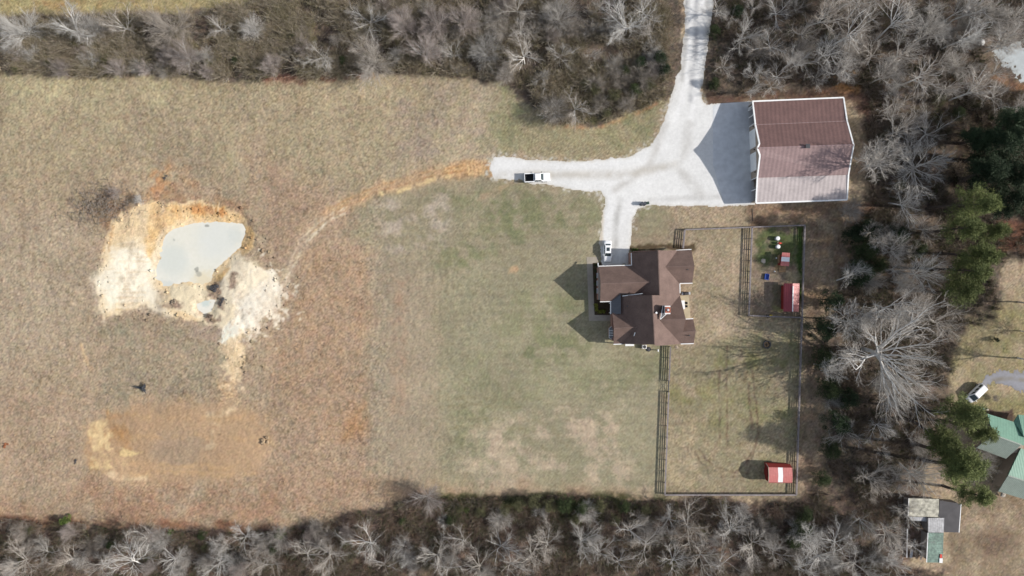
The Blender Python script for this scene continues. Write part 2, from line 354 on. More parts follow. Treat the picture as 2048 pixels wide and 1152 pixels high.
for (cu, cv, ru, rv, a) in [(1010, 215, 40, 38, .6), (1010, 275, 70, 22, .5), (1270, 260, 50, 30, .6), (960, 405, 80, 14, .6), (1060, 420, 80, 40, .8), (930, 510, 40, 34, .75), (1010, 460, 60, 40, .5), (880, 395, 60, 8, .5),
                            (1080, 650, 90, 60, .45), (1100, 700, 80, 30, .55), (1150, 600, 50, 40, .4), (960, 860, 60, 50, .5), (1200, 760, 100, 40, .4), (1010, 760, 90, 60, .3), (1290, 720, 40, 40, .4), (1170, 440, 50, 40, .5), (1300, 440, 60, 20, .5)]:
    ell(cu, cv, ru, rv, (126, 130, 92), soft=20, warp=24, fine=8, amt=a * .85, patch=1.1, ps=22, k=3)
for v0 in (795, 812, 838, 856): stroke([(900, v0), (1080, v0 + 1)], (150, 140, 108), 3, 3, 0.4, 4)
region([(975, 850), (1080, 820), (1220, 830), (1250, 880), (1300, 980), (900, 990), (930, 900)], (190, 172, 146), soft=30, warp=30, fine=8, patch=1.0, ps=32, k=5)
region([(1150, 820), (1240, 830), (1230, 900), (1150, 880)], (194, 174, 148), soft=20, warp=24, fine=8, patch=0.9, ps=24, k=6)
region([(-140, 960), (740, 950), (1330, 985), (1330, 1010), (700, 1040), (-140, 1060)], (176, 148, 120), soft=24, warp=16, patch=0.4)
region([(160, 970), (560, 965), (600, 1030), (200, 1040)], (176, 143, 115), soft=26, warp=20, patch=0.5)
region([(-140, 780), (160, 780), (150, 980), (-140, 980)], (180, 158, 131), soft=24, warp=20)
region([(190, 640), (430, 650), (450, 800), (210, 790)], (164, 152, 127), soft=18, warp=16, patch=0.4)
region([(250, 180), (420, 260), (500, 400), (250, 330)], (166, 150, 124), soft=40, warp=24, patch=0.6)
# --- the scrape at lower left
region([(165, 850), (250, 812), (420, 800), (520, 822), (545, 880), (520, 945), (420, 968), (230, 965), (165, 930)], (193, 162, 127), soft=22, warp=16, fine=6)
ell(355, 900, 56, 40, (176, 156, 132), soft=18, warp=10, amt=0.6)
region([(215, 828), (258, 828), (258, 905), (215, 905), (180, 940), (175, 870)], (190, 146, 98), soft=16, warp=18, fine=10, patch=.5, ps=24)
region([(186, 838), (206, 836), (222, 870), (222, 905), (180, 906), (175, 865)], (236, 206, 154), soft=8, warp=14, fine=10, patch=.55, ps=16)
region([(190, 912), (245, 912), (250, 930), (180, 948)], (230, 200, 148), soft=8, warp=14, fine=10, patch=.6, ps=16)
region([(240, 895), (285, 905), (240, 915)], (226, 196, 142), soft=3, warp=5, fine=4)
for q in [[(420, 830), (470, 820)], [(435, 850), (425, 880)], [(415, 895), (430, 885)], [(210, 952), (290, 952)]]:
    stroke(q, (232, 205, 165), 6, 4, 0.8, 8, 0.6)
for v0 in (835, 872, 930, 945): stroke([(260, v0), (510, v0 + 4)], (214, 176, 128), 5, 5, 0.5, 6, 0.8)
# --- pond basin, banks and spoil
region([(160, 415), (205, 380), (280, 385), (330, 345), (330, 300), (360, 330), (430, 385), (500, 410), (505, 440), (430, 430), (300, 450), (220, 470)], (170, 138, 108), soft=10, warp=12, patch=0.7)
region([(192, 600), (200, 510), (225, 440), (260, 415), (300, 402), (380, 402), (450, 415), (495, 432), (510, 470), (500, 500), (470, 545), (460, 600), (415, 640), (370, 632), (330, 625), (290, 612), (240, 632), (205, 632)], (240, 212, 168), soft=4, warp=7, fine=4)
region([(196, 560), (215, 500), (300, 480), (310, 560), (330, 600), (340, 620), (285, 612), (215, 625), (196, 600)], (254, 243, 219), soft=26, warp=14, fine=6)
region([(300, 405), (450, 412), (495, 436), (490, 446), (440, 440), (350, 445), (310, 470), (300, 520), (285, 500), (290, 450)], (226, 180, 118), soft=6, warp=6, patch=0.2)
region([(380, 412), (450, 415), (455, 428), (385, 428)], (206, 148, 92), soft=4, warp=4, amt=0.8)
region([(486, 450), (510, 450), (505, 490), (470, 530), (440, 570), (430, 590), (424, 560), (460, 530)], (222, 184, 130), soft=5, warp=5)
region([(455, 560), (500, 520), (545, 545), (570, 590), (550, 620), (510, 665), (480, 690), (455, 690), (440, 640), (450, 610)], (251, 240, 219), soft=6, warp=16, fine=10)
region([(530, 560), (580, 570), (560, 630), (500, 690), (510, 640)], (240, 224, 200), soft=10, warp=16, fine=12, patch=0.9, ps=12)
region([(445, 680), (490, 670), (492, 740), (475, 770), (450, 740)], (232, 204, 162), soft=6, warp=10, fine=6, amt=0.85)
region([(440, 770), (480, 760), (470, 800), (440, 800)], (214, 180, 138), soft=8, warp=8, fine=5, amt=0.7)
region([(370, 640), (440, 645), (440, 690), (390, 680)], (172, 154, 132), soft=8, warp=8)
region([(335, 570), (400, 565), (420, 590), (400, 630), (350, 615)], (244, 226, 190), soft=4, warp=4)
stroke([(430, 590), (470, 545), (478, 525)], (206, 190, 168), 8, 4, 0.9, 4)
region([(396, 580), (470, 575), (480, 640), (440, 650), (400, 640), (385, 610)], (240, 222, 188), soft=6, warp=8, fine=5)
region([(470, 500), (512, 520), (545, 560), (480, 600), (440, 600), (450, 560)], (244, 228, 198), soft=8, warp=10, fine=7, amt=.9)
rsp = random.Random(8)
for k_ in range(90):
    cu, cv = rsp.gauss(545, 26), rsp.gauss(600, 38); ell(cu, cv, rsp.uniform(1.5, 6), rsp.uniform(1.5, 5), (244, 230, 206), soft=2, warp=4, fine=4, amt=rsp.uniform(.4, .9))
for k_ in range(40):
    cu, cv = rsp.gauss(470, 14), rsp.gauss(730, 34); ell(cu, cv, rsp.uniform(1.5, 7), rsp.uniform(2, 8), (236, 210, 172), soft=2, warp=4, fine=4, amt=rsp.uniform(.3, .8))
for k_ in range(70):
    cu, cv = rsp.gauss(490, 30), rsp.gauss(620, 40); ell(cu, cv, rsp.uniform(1, 3), rsp.uniform(1, 3), (196, 178, 156), soft=1.5, warp=2, fine=2, amt=rsp.uniform(.3, .7))
for k_ in range(26):
    y_ = 470 + k_ * 6 + rsp.uniform(-3, 3); x_ = rsp.uniform(200, 240); stroke([(x_, y_), (x_ + rsp.uniform(30, 80), y_ + rsp.uniform(-4, 2))], rsp.choice([(224, 196, 150), (252, 244, 226), (214, 176, 124)]), 1.2, 1.6, rsp.uniform(.2, .5), 3, .6)
for k_ in range(14):
    x_ = rsp.uniform(300, 470); stroke([(x_, 404), (x_ + rsp.uniform(-5, 5), rsp.uniform(425, 440))], rsp.choice([(190, 134, 82), (206, 156, 100), (246, 226, 190)]), 1.5, 2, rsp.uniform(.4, .8), 3, .6)
for q in [[(322, 348), (318, 400)], [(330, 345), (342, 340)], [(225, 455), (216, 500)], [(210, 480), (205, 500)], [(160, 690), (185, 740)]]:
    stroke(q, (228, 190, 142), 3, 3, 0.8, 4, 0.4)
region([(300, 335), (340, 330), (335, 400), (290, 400)], (196, 150, 108), soft=10, warp=10, patch=0.8, ps=14)
ell(205, 410, 46, 30, (132, 118, 102), soft=16, warp=20, fine=10, amt=.8, patch=.5, ps=16)
for cu, cv, ru, rv in ((432, 580, 16, 9), (449, 606, 9, 16), (420, 632, 16, 6), (404, 612, 8, 10), (345, 604, 12, 7), (470, 560, 8, 18)): ell(cu, cv, ru, rv, (150, 128, 108), soft=5, warp=8, fine=5, amt=.8)
# --- the dirt trail from the drive to the pit
stroke(TRAIL[:7], (199, 166, 128), 13, 10, 0.85, 6)
stroke([(985, 338), (960, 338), (930, 338), (905, 342)], (198, 156, 110), 15, 9, 0.7, 5)
stroke([(900, 352), (850, 363), (810, 376), (765, 390)], (232, 204, 150), 4, 3, 0.9, 4, 0.8)
stroke([(730, 408), (690, 425), (665, 440)], (216, 188, 150), 3, 3, 0.8, 4, 0.8)
stroke([(640, 440), (610, 480), (590, 520), (570, 560)], (198, 177, 148), 11, 9, 0.9, 4)
for o_ in (-7, -2, 3, 8): stroke([(u_ + o_ * .4, v_ + o_) for u_, v_ in TRAIL[:8]], (186, 138, 92) if o_ % 2 else (214, 182, 138), 1.6, 2.5, .5, 4, .8)
stroke([(690, 425), (650, 448), (622, 474), (598, 512), (582, 540), (570, 562)], (226, 210, 184), 2.4, 2.2, 1.0, 3, 0.5)
stroke([(700, 410), (640, 440), (606, 476), (586, 512), (572, 545)], (216, 196, 166), 2.0, 2.2, .9, 3, 0.6)
stroke([(575, 640), (600, 560), (640, 500)], (168, 152, 136), 3, 3, 0.5, 4, 0.5)
for k_ in range(5): stroke([(935 + 7 * k_, 326), (939 + 7 * k_, 350)], (226, 190, 140), 1.6, 1.4, 0.7, 2)
stroke([(1040, 365), (990, 385), (960, 400)], (190, 160, 128), 5, 5, 0.6, 6, 0.7)
ell(1027, 541, 8, 7, (206, 168, 128), soft=5, warp=4, amt=0.8)
# --- yards
region([(1255, 408), (1505, 412), (1500, 460), (1365, 465), (1365, 495), (1258, 495)], (158, 142, 118), soft=6, warp=6, patch=0.5, k=2)
region([(1385, 455), (1610, 452), (1598, 990), (1330, 990), (1342, 690), (1390, 690)], (161, 147, 120), soft=4, warp=3)
region([(1400, 690), (1600, 660), (1600, 880), (1400, 860)], (134, 130, 92), soft=24, warp=20, patch=1.0, ps=36, k=2)
region([(1345, 700), (1600, 650), (1600, 980), (1345, 980)], (150, 140, 110), soft=20, warp=20, patch=.7, ps=30, k=4)
region([(1340, 760), (1440, 760), (1440, 800), (1340, 800)], (140, 134, 94), soft=14, warp=10, patch=0.8)
region([(1340, 850), (1420, 850), (1400, 980), (1340, 985)], (182, 164, 134), soft=20, warp=16, patch=0.7)
region([(1505, 458), (1605, 454), (1600, 632), (1500, 632)], (138, 122, 104), soft=4, warp=3)
region([(1520, 456), (1608, 454), (1606, 520), (1560, 510), (1510, 520)], (80, 94, 54), soft=14, warp=10, patch=0.9, ps=24)
region([(1506, 460), (1604, 456), (1604, 560), (1540, 520), (1510, 540)], (92, 100, 64), soft=14, warp=14, patch=.9, ps=20, k=3)
region([(1596, 456), (1608, 456), (1606, 600), (1594, 600)], (72, 92, 44), soft=4, warp=2)
ell(1585, 555, 16, 14, (176, 160, 128), soft=8, warp=6)
ell(1560, 535, 12, 7, (186, 156, 112), soft=4, warp=4)
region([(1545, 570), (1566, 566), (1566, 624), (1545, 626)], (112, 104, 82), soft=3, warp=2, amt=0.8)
region([(1545, 612), (1570, 616), (1566, 626), (1545, 626)], (140, 138, 90), soft=3, warp=2, amt=0.8)
for q in [[(1440, 740), (1438, 830), (1442, 890)], [(1454, 690), (1453, 780), (1456, 890)], [(1484, 700), (1500, 790), (1503, 860)], [(1500, 730), (1512, 800), (1516, 870), (1505, 915)],
          [(1390, 905), (1410, 930), (1430, 945)], [(1400, 900), (1430, 935), (1470, 945), (1495, 925), (1505, 900)], [(1440, 955), (1490, 950), (1505, 930)]]:
    stroke(q, (116, 97, 80), 1.8, 2.2, 0.85, 3, 0.4)
region([(1385, 500), (1500, 470), (1498, 660), (1390, 690)], (180, 160, 134), soft=16, warp=10, patch=0.5)
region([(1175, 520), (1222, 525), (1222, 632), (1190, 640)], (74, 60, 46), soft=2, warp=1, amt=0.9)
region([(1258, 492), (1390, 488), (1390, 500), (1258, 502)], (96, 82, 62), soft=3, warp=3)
for q in [[(40, 180), (48, 420), (40, 640), (20, 800)], [(62, 180), (70, 420), (62, 640), (44, 820)], [(100, 240), (700, 214), (940, 220)], [(100, 256), (700, 232), (940, 238)], [(520, 1000), (300, 1004), (60, 990)], [(560, 640), (560, 900), (600, 980)], [(578, 640), (578, 890), (616, 962)], [(752, 300), (756, 480)]]:
    stroke(q, (155, 136, 113), 3, 4, 0.5, 6, 0.8)
for k_ in range(16):
    x_ = 10 + k_ * 46 + rsp.uniform(-10, 10); y_ = rsp.uniform(170, 260); stroke([(x_, y_), (x_ + rsp.uniform(-10, 10), y_ + rsp.uniform(120, 700))], rsp.choice([(186, 168, 142), (162, 142, 118), (184, 156, 126)]), rsp.uniform(4, 12), 8, .35, 8, .9)
rsp = random.Random(21)
GE = [(1403, 185), (1412, 212), (1300, 413), (1278, 416), (1264, 440), (1261, 480), (1204, 470), (1208, 400), (1198, 386), (1120, 375), (1040, 364), (988, 357), (977, 340), (982, 316), (1000, 310), (1030, 316), (1130, 321), (1200, 320), (1258, 312), (1298, 288), (1320, 262), (1333, 215), (1343, 180), (1357, 140), (1366, 60)]
for k_ in range(300):
    i_ = rsp.randrange(len(GE) - 1); t_ = rsp.random(); (a_, b_), (c_, d_) = GE[i_], GE[i_ + 1]
    if abs(a_ - c_) > 100 and abs(b_ - d_) > 150: continue
    cu, cv = a_ + (c_ - a_) * t_ + rsp.gauss(0, 4), b_ + (d_ - b_) * t_ + rsp.gauss(0, 4); ell(cu, cv, rsp.uniform(1, 4), rsp.uniform(1, 3.5), (212, 206, 194), soft=2, warp=2, fine=2, amt=rsp.uniform(.3, .9))
# --- woods, hedges and the neighbour's side
region(HEDGE_TOP, (104, 92, 80), soft=7, warp=8, fine=5)
region([(80, 60), (320, 50), (420, 110), (320, 135), (80, 140)], (116, 106, 80), soft=20, warp=16, patch=0.8)
region([(1060, 150), (1340, 120), (1300, 220), (1180, 240), (1090, 215)], (90, 88, 58), soft=16, warp=14, patch=0.8)
stroke([(1110, 250), (1185, 255), (1250, 240), (1310, 208)], (190, 140, 104), 4, 4, 0.7, 4, 0.8)
region([(500, 155), (700, 148), (760, 140), (760, 158), (500, 172)], (140, 92, 76), soft=6, warp=6, patch=0.6, amt=0.7)
region(BOTTOM, (108, 92, 80), soft=9, warp=12, fine=5)
region([(-80, 1030), (560, 1045), (560, 1064), (-80, 1050)], (146, 104, 80), soft=8, warp=8, patch=0.4)
region([(860, 985), (1320, 990), (1320, 1040), (860, 1045)], (86, 86, 54), soft=8, warp=10, patch=0.8, ps=24)
region(WOOD_NE, (108, 95, 82), soft=10, warp=12)
region([(1405, 182), (1500, 188), (1700, 176), (1740, 200), (1740, 240), (1690, 200), (1500, 200), (1440, 208), (1415, 212)], (110, 86, 72), soft=8, warp=8)
region([(1600, 160), (1720, 150), (1720, 186), (1600, 190)], (160, 118, 78), soft=8, warp=8, patch=0.8)
region([(1495, 408), (1760, 404), (1760, 450), (1500, 450)], (116, 88, 70), soft=8, warp=8, patch=0.3)
region([(1612, 440), (1715, 430), (1690, 560), (1640, 700), (1660, 850), (1640, 1000), (1596, 1000)], (122, 102, 86), soft=8, warp=6, patch=0.3)
for q in [(1650, 480, 20, 12), (1630, 595, 18, 12), (1640, 510, 14, 8), (1612, 835, 20, 8)]: ell(*q, (174, 144, 112), soft=8, warp=6, amt=0.8)
region([(1930, 650), (2140, 520), (2140, 860), (1930, 830), (1890, 800)], (136, 130, 88), soft=14, warp=14, patch=0.3)
region([(1990, 440), (2140, 430), (2140, 500), (1990, 505)], (120, 84, 66), soft=10, warp=8)
region([(1900, 1000), (1990, 960), (2140, 1000), (2140, 1230), (1900, 1230)], (130, 112, 90), soft=10, warp=10, patch=0.25)
ell(1990, 1085, 50, 26, (112, 92, 76), soft=18, warp=10, amt=0.6)
region([(1895, 150), (2060, 158), (2060, 195), (1895, 190)], (140, 100, 70), soft=10, warp=10, patch=0.4)
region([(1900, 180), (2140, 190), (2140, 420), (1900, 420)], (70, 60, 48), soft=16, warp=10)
region([(1820, 1030), (1860, 1030), (1858, 1115), (1815, 1115)], (118, 100, 86), soft=3, warp=3)
region([(1960, 820), (2030, 818), (2030, 850), (1960, 835)], (96, 78, 66), soft=3, warp=4)
# --- grain: clumps of grass, thatch, bare soil and painted tuft shadow
g1 = fbm(Uc, Vc, 3.0, 2, 2); g2 = fbm(Uc, Vc, 11, 4, 3); g3 = fbm(Uc, Vc, 60, 9, 3); g4 = fbm(Uc, Vc, 5.5, 17, 2)
white = np.random.default_rng(3).normal(0, 1, U.shape)
lum = COLR.mean(axis=2); calm = np.clip((232 - lum) / 60, 0.12, 1)
lawn = sstep(750, 790, Uc) * sstep(330, 380, Vc) * sstep(1340, 1325, Uc) * sstep(1010, 980, Vc)
scr = sstep(10, -14, sdist(Uc, Vc, [(165, 850), (250, 812), (420, 800), (520, 822), (545, 880), (520, 945), (420, 968), (230, 965), (165, 930)]))
calm = calm * (1 - 0.35 * lawn) * (1 - 0.5 * scr)
wood = np.zeros_like(U)
for pts in (HEDGE_TOP, BOTTOM, WOOD_NE): wood = np.maximum(wood, sstep(6, -6, sdist(Uc, Vc, pts)))
f = 1.005 + calm * (0.065 * g1 + 0.035 * g2 + 0.085 * white) + 0.05 * g3 - 0.08 * calm * np.clip(g4 - 0.4, 0, 1) * 2  # the last term paints small dark tuft shadows into the colour
f = f + wood * (0.18 * g2 + 0.12 * g1)
mg = COLR.mean(axis=2, keepdims=True); COLR += (mg - COLR) * 0.05 + (np.clip((215 - mg) / 60, 0, 1) * np.clip((mg - 110) / 40, 0, 1) * sstep(1000, 780, Uc)[..., None]) * np.array([-2.5, -3.5, -3.0])
COLR *= f[..., None]
COLR += (calm * (1.5 * g2 + 2.5 * g4))[..., None] * np.array([1.0, 0.1, -0.9]) + (calm * 2.5 * fbm(Uc, Vc, 8, 21, 2))[..., None] * np.array([-0.6, 0.8, -0.3])
mowv = sstep(742, 752, Uc) * sstep(905, 890, Uc) * sstep(480, 500, Vc) * sstep(1000, 980, Vc)
COLR *= (1 + mowv * 0.030 * np.sin((Uc + 5 * WU) * 2 * np.pi / 13) * np.clip(.5 + fbm(Uc, Vc, 50, 35, 2), 0, 1) + lawn * (1 - mowv) * 0.028 * np.sin((Vc + 6 * WV) * 2 * np.pi / 17) * np.clip(.5 + fbm(Uc, Vc, 60, 36, 2), 0, 1))[..., None]
ALB = np.clip(lin(np.clip(COLR, 6, 255)) / KLIT, 0.008, 0.75)
far = (U < -135) | (U > 2185) | (V < -135) | (V > 1287)
ALB[far] = lin((158, 144, 116)) / KLIT
# --- relief: pond basin, small pit, low hummocks
sd1 = sdist(Uc, Vc, POND); sd2 = sdist(Uc, Vc, POND2)
D1 = 28 + 60 * sstep(340, 300, Uc) * sstep(430, 470, Vc)
Z = np.where(sd1 > 0, -0.6 * sstep(1.0, -0.25, sd1 / D1) / 0.9, -0.6 - 0.02 * np.clip(-sd1, 0, 12)) - np.where(sd2 > 0, 0.45 * sstep(14, -3, sd2), 0.45)
sp = sstep(30, -20, sdist(Uc, Vc, [(455, 560), (500, 525), (560, 590), (510, 665), (470, 700), (445, 640)]))
Z += sp * (0.4 + 0.10 * fbm(Uc, Vc, 16, 13, 3)) * sstep(4, 18, sd2) * sstep(2, 16, sd1)
pit = sstep(26, 4, sd1) + sstep(20, 4, sd2)
Z += np.clip(pit, 0, 1) * sstep(0, 5, np.minimum(sd1, sd2)) * 0.07 * fbm(Uc, Vc, 8, 14, 3)
yard = sstep(1000, 960, Uc) * sstep(160, 175, Vc) * sstep(1030, 1010, Vc)
Z += yard * (0.035 * g4 + 0.03 * g2)
GX = (U - CX) * S; GY = (CY - V) * S
Z[(np.abs(GX) > 400) | (np.abs(GY) > 400)] = 0
nr, nc = U.shape; idx = np.arange(nr * nc).reshape(nr, nc)
F = np.stack([idx[1:, :-1], idx[1:, 1:], idx[:-1, 1:], idx[:-1, :-1]], -1).reshape(-1, 4)
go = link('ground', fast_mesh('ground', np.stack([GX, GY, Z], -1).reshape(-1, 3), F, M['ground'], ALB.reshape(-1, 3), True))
tag(go, 'dry tan winter field, mown lawn, bare earth and leaf-covered woodland floor', 'ground', kind='structure')

# ------------------------------------------------------------------ loose-edged sheets (gravel) laid over the ground
def sheet(name, label, pts, base, z, holes=(), tracks=(), warp=3, fine=1.6, step=1.4, m='gravel', rnd=9, patches=(), var=1.0):
    xs = [p[0] for p in pts]; ys = [p[1] for p in pts]
    a = np.arange(min(xs) - 12, max(xs) + 12, step); b = np.arange(min(ys) - 12, max(ys) + 12, step)
    u, v = np.meshgrid(a, b)
    uu = u + warp * fbm(u, v, 26, 23, 3) + fine * fbm(u, v, 6, 24, 3); vv = v + warp * fbm(u, v, 26, 25, 3) + fine * fbm(u, v, 6, 26, 3)
    d = sdist(uu, vv, pts)
    for hp in holes: d = np.maximum(d, -sdist(uu, vv, hp))
    edge = np.clip(-d / 7, 0, 1)
    col = np.empty(u.shape + (3,)); col[:] = base
    for tp, c, wd, sf, am in tracks:
        t = sstep(wd + sf, wd - sf, ldist(u + 2 * fbm(u, v, 30, 27, 2), v, tp)) * am * np.clip(0.75 + 0.6 * fbm(u, v, 22, 28, 3), 0, 1)
        col += t[..., None] * (np.array(c, float) - col)
    col *= (1 + var * (0.022 * fbm(u, v, 40, 29, 3) + 0.025 * fbm(u, v, 3.5, 30, 2)))[..., None]
    col -= ((1 - edge) ** 2 * 18)[..., None] * np.array([0.7, 0.9, 1.2])
    vid = np.arange(u.size).reshape(u.shape)
    dc = np.maximum.reduce([d[:-1, :-1], d[1:, :-1], d[:-1, 1:], d[1:, 1:]])
    keep = dc < 1.0
    f = np.stack([vid[1:, :-1], vid[1:, 1:], vid[:-1, 1:], vid[:-1, :-1]], -1)[keep]
    used = np.unique(f); remap = np.zeros(u.size, int); remap[used] = np.arange(len(used))
    zz = z + 0.03 * edge
    vs = np.stack([(u - CX) * S, (CY - v) * S, zz], -1).reshape(-1, 3)[used]
    o = link(name, fast_mesh(name, vs, remap[f], M[m], np.clip(lin(np.clip(col, 5, 255)) / KLIT, .01, .75).reshape(-1, 3)[used], True))
    return tag(o, label, 'driveway', kind='structure')
LT, DK = (248, 247, 245), (196, 196, 198)
sheet('gravel_driveway', 'pale crushed-stone driveway branching between the barn and the house',
      [(1366, -60), (1428, -60), (1420, 60), (1408, 130), (1403, 185), (1412, 210), (1440, 207), (1500, 203), (1510, 203), (1510, 408), (1460, 412), (1400, 412), (1300, 410), (1278, 414), (1266, 440), (1262, 470), (1260, 529), (1205, 529), (1200, 470), (1210, 400), (1200, 385), (1120, 374), (1040, 362), (990, 356), (980, 340), (984, 318), (1000, 312), (1030, 318), (1130, 323), (1200, 322), (1260, 314), (1300, 290), (1322, 262), (1335, 215), (1345, 180), (1360, 140), (1370, 60)],
      (238, 237, 234), 0.006, tracks=[
          ([(1382, -60), (1380, 80), (1372, 170), (1350, 240)], LT, 5, 4, 1.0), ([(1408, -60), (1402, 80), (1392, 180), (1380, 260)], LT, 5, 4, 1.0),
          ([(1395, -60), (1391, 100), (1380, 200)], (184, 184, 186), 4, 5, .95), ([(1210, 530), (1214, 440), (1225, 390), (1260, 350), (1330, 290)], LT, 6, 8, .5),
          ([(1246, 530), (1246, 440), (1262, 400), (1330, 340)], LT, 6, 8, .5), ([(1375, -60), (1372, 70), (1364, 160)], (200, 198, 194), 4, 5, .8), ([(1420, -60), (1412, 80), (1402, 180)], (204, 202, 198), 4, 5, .8), ([(1228, 530), (1230, 440), (1240, 400)], (196, 194, 190), 5, 6, .9), ([(1100, 345), (1200, 346), (1280, 330)], (238, 236, 232), 4, 6, .7), ([(1330, 250), (1300, 330), (1230, 380)], (204, 200, 194), 6, 8, .8), ([(1380, 250), (1360, 340), (1400, 390)], (206, 203, 198), 8, 10, .8), ([(1000, 350), (1120, 350), (1250, 350), (1350, 330)], (204, 198, 188), 7, 8, .8),
          ([(1000, 328), (1150, 332), (1280, 320)], LT, 6, 6, .4), ([(1300, 400), (1400, 395), (1500, 390)], (206, 204, 200), 5, 6, .7), ([(1205, 420), (1204, 490)], (222, 200, 168), 3, 3, .6)])
sheet('neighbour_gravel', 'curved grey gravel track by the white van', [(1962, 768), (1975, 752), (2000, 743), (2060, 744), (2160, 760), (2160, 800), (2060, 790), (2020, 770), (1990, 766), (1972, 778)],
      (158, 158, 164), 0.006, tracks=[([(1985, 760), (2020, 756), (2120, 770)], (138, 128, 110), 4, 4, .7)], warp=5, fine=5)
sheet('gravel_clearing', 'bluish gravel clearing among the trees at the top right', [(1985, 108), (2000, 96), (2160, 80), (2160, 220), (2060, 165), (2036, 156), (2022, 140), (2000, 124)],
      (196, 202, 203), 0.006, warp=9, fine=10)
def flat(name, label, pts, z, m):
    mb = MB(); mb.prism([P(u, v)[:2] for u, v in pts], z - 0.12, z)
    return tag(mb.build(name, m), label, 'paving', kind='structure')
flat('concrete_pad', 'smooth grey concrete apron in front of the big barn', [(1426, 212), (1440, 207), (1497, 203), (1504, 407), (1449, 409), (1438, 372), (1426, 330)], 0.055, M['concrete'])
flat('concrete_path', 'L-shaped concrete walk in front of the house', [(1173.5, 514), (1196, 514), (1196, 525), (1185, 526), (1189, 630), (1222, 630), (1222, 641.5), (1178, 641.5)], 0.03, M['path'])
flat('patio_slab', 'pale concrete patio behind the house', [(1355, 592), (1377, 590), (1381, 636), (1366, 640), (1350, 640)], 0.04, M['patio'])

# ------------------------------------------------------------------ water
def grow(pts, k):
    c = np.mean(pts, axis=0); return [tuple(np.array(p) + (np.array(p) - c) / np.linalg.norm(np.array(p) - c) * k) for p in pts]
def pond(name, label, pts, z, blots=()):
    big = grow(pts, 6); a = np.arange(min(p[0] for p in big) - 2, max(p[0] for p in big) + 2, 1.2); b = np.arange(min(p[1] for p in big) - 2, max(p[1] for p in big) + 2, 1.2)
    u, v = np.meshgrid(a, b); d = sdist(u + 2 * fbm(u, v, 14, 45, 3), v + 2 * fbm(u, v, 14, 46, 3), pts); col = np.empty(u.shape + (3,)); col[:] = (238, 235, 221)
    col += (5 * fbm(u, v, 60, 47, 4) + 2.5 * fbm(u, v, 6, 48, 2))[..., None] * np.array((1, .9, 1.2))
    def mixc(t, c): col[:] += t[..., None] * (np.array(c, float) - col)
    mixc(sstep(-9, -2, d) * np.clip(.6 + .6 * fbm(u, v, 20, 49, 3), 0, 1) * .8, (243, 239, 226))
    for cu, cv, r, c, am in blots: mixc(sstep(r, r * .3, np.hypot(u - cu, v - cv) + 5 * fbm(u, v, 10, 50, 3)) * am, c)
    vid = np.arange(u.size).reshape(u.shape); keep = sdist(u, v, big)[:-1, :-1] < 0
    f = np.stack([vid[1:, :-1], vid[1:, 1:], vid[:-1, 1:], vid[:-1, :-1]], -1)[keep]; us = np.unique(f); rm = np.zeros(u.size, int); rm[us] = np.arange(len(us))
    o = link(name, fast_mesh(name, np.stack([(u - CX) * S, (CY - v) * S, np.full(u.shape, z)], -1).reshape(-1, 3)[us], rm[f], M['water'], np.clip(lin(np.clip(col, 5, 255)) / KLIT, .01, .75).reshape(-1, 3)[us], True))
    return tag(o, label, 'pond', kind='structure')
pond('pond_water', 'milky white water filling the dug pond', POND, -0.6, [(340, 520, 50, (216, 221, 214), .6), (430, 480, 60, (228, 230, 224), .7), (405, 562, 30, (236, 222, 190), .8), (395, 548, 7, (170, 168, 158), .6), (392, 538, 3, (150, 150, 142), .6), (345, 478, 3, (170, 172, 165), .5), (412, 450, 2.5, (140, 140, 132), .6), (330, 575, 26, (206, 212, 208), .5), (470, 470, 24, (216, 220, 214), .5)])
pond('pit_water', 'small milky puddle in the pit below the pond', POND2, -0.40, [(408, 606, 12, (196, 212, 208), .6)])

# ------------------------------------------------------------------ buildings
def Z1(X, Y, h): return P(1160 + X / 4.43, 460 + Y / 4.43, h)
def Z2(X, Y, h): return P(1380 + X / 4.43, 170 + Y / 4.43, h)
def roof(name, pts, m, parent, th=0.16):
    return MB().slab(pts, th).build(name, m, parent, parent)
def edge(mb, a, b, wd=0.16, ht=0.2, up=0.01):
    a = np.array(a, float); b = np.array(b, float); a[2] += up; b[2] += up; mb.bar(a, b, wd, ht)
def lerp(a, b, t): return np.array(a) * (1 - t) + np.array(b) * t
def gable_wall(mb, a, b, apex, z0, th=0.2):
    """upright triangle/pentagon between ground points a and b with a ridge point"""
    a = np.array(a, float); b = np.array(b, float); d = b - a; n = np.array((-d[1], d[0], 0)); n = n / np.linalg.norm(n) * th / 2
    prof = [np.array((a[0], a[1], z0)), np.array((b[0], b[1], z0)), b, np.array(apex, float), a]
    k = len(prof); mb.add([p + n for p in prof] + [p - n for p in prof], [tuple(range(k)), tuple(range(2 * k - 1, k - 1, -1))] + [((i + 1) % k, i, i + k, (i + 1) % k + k) for i in range(k)])
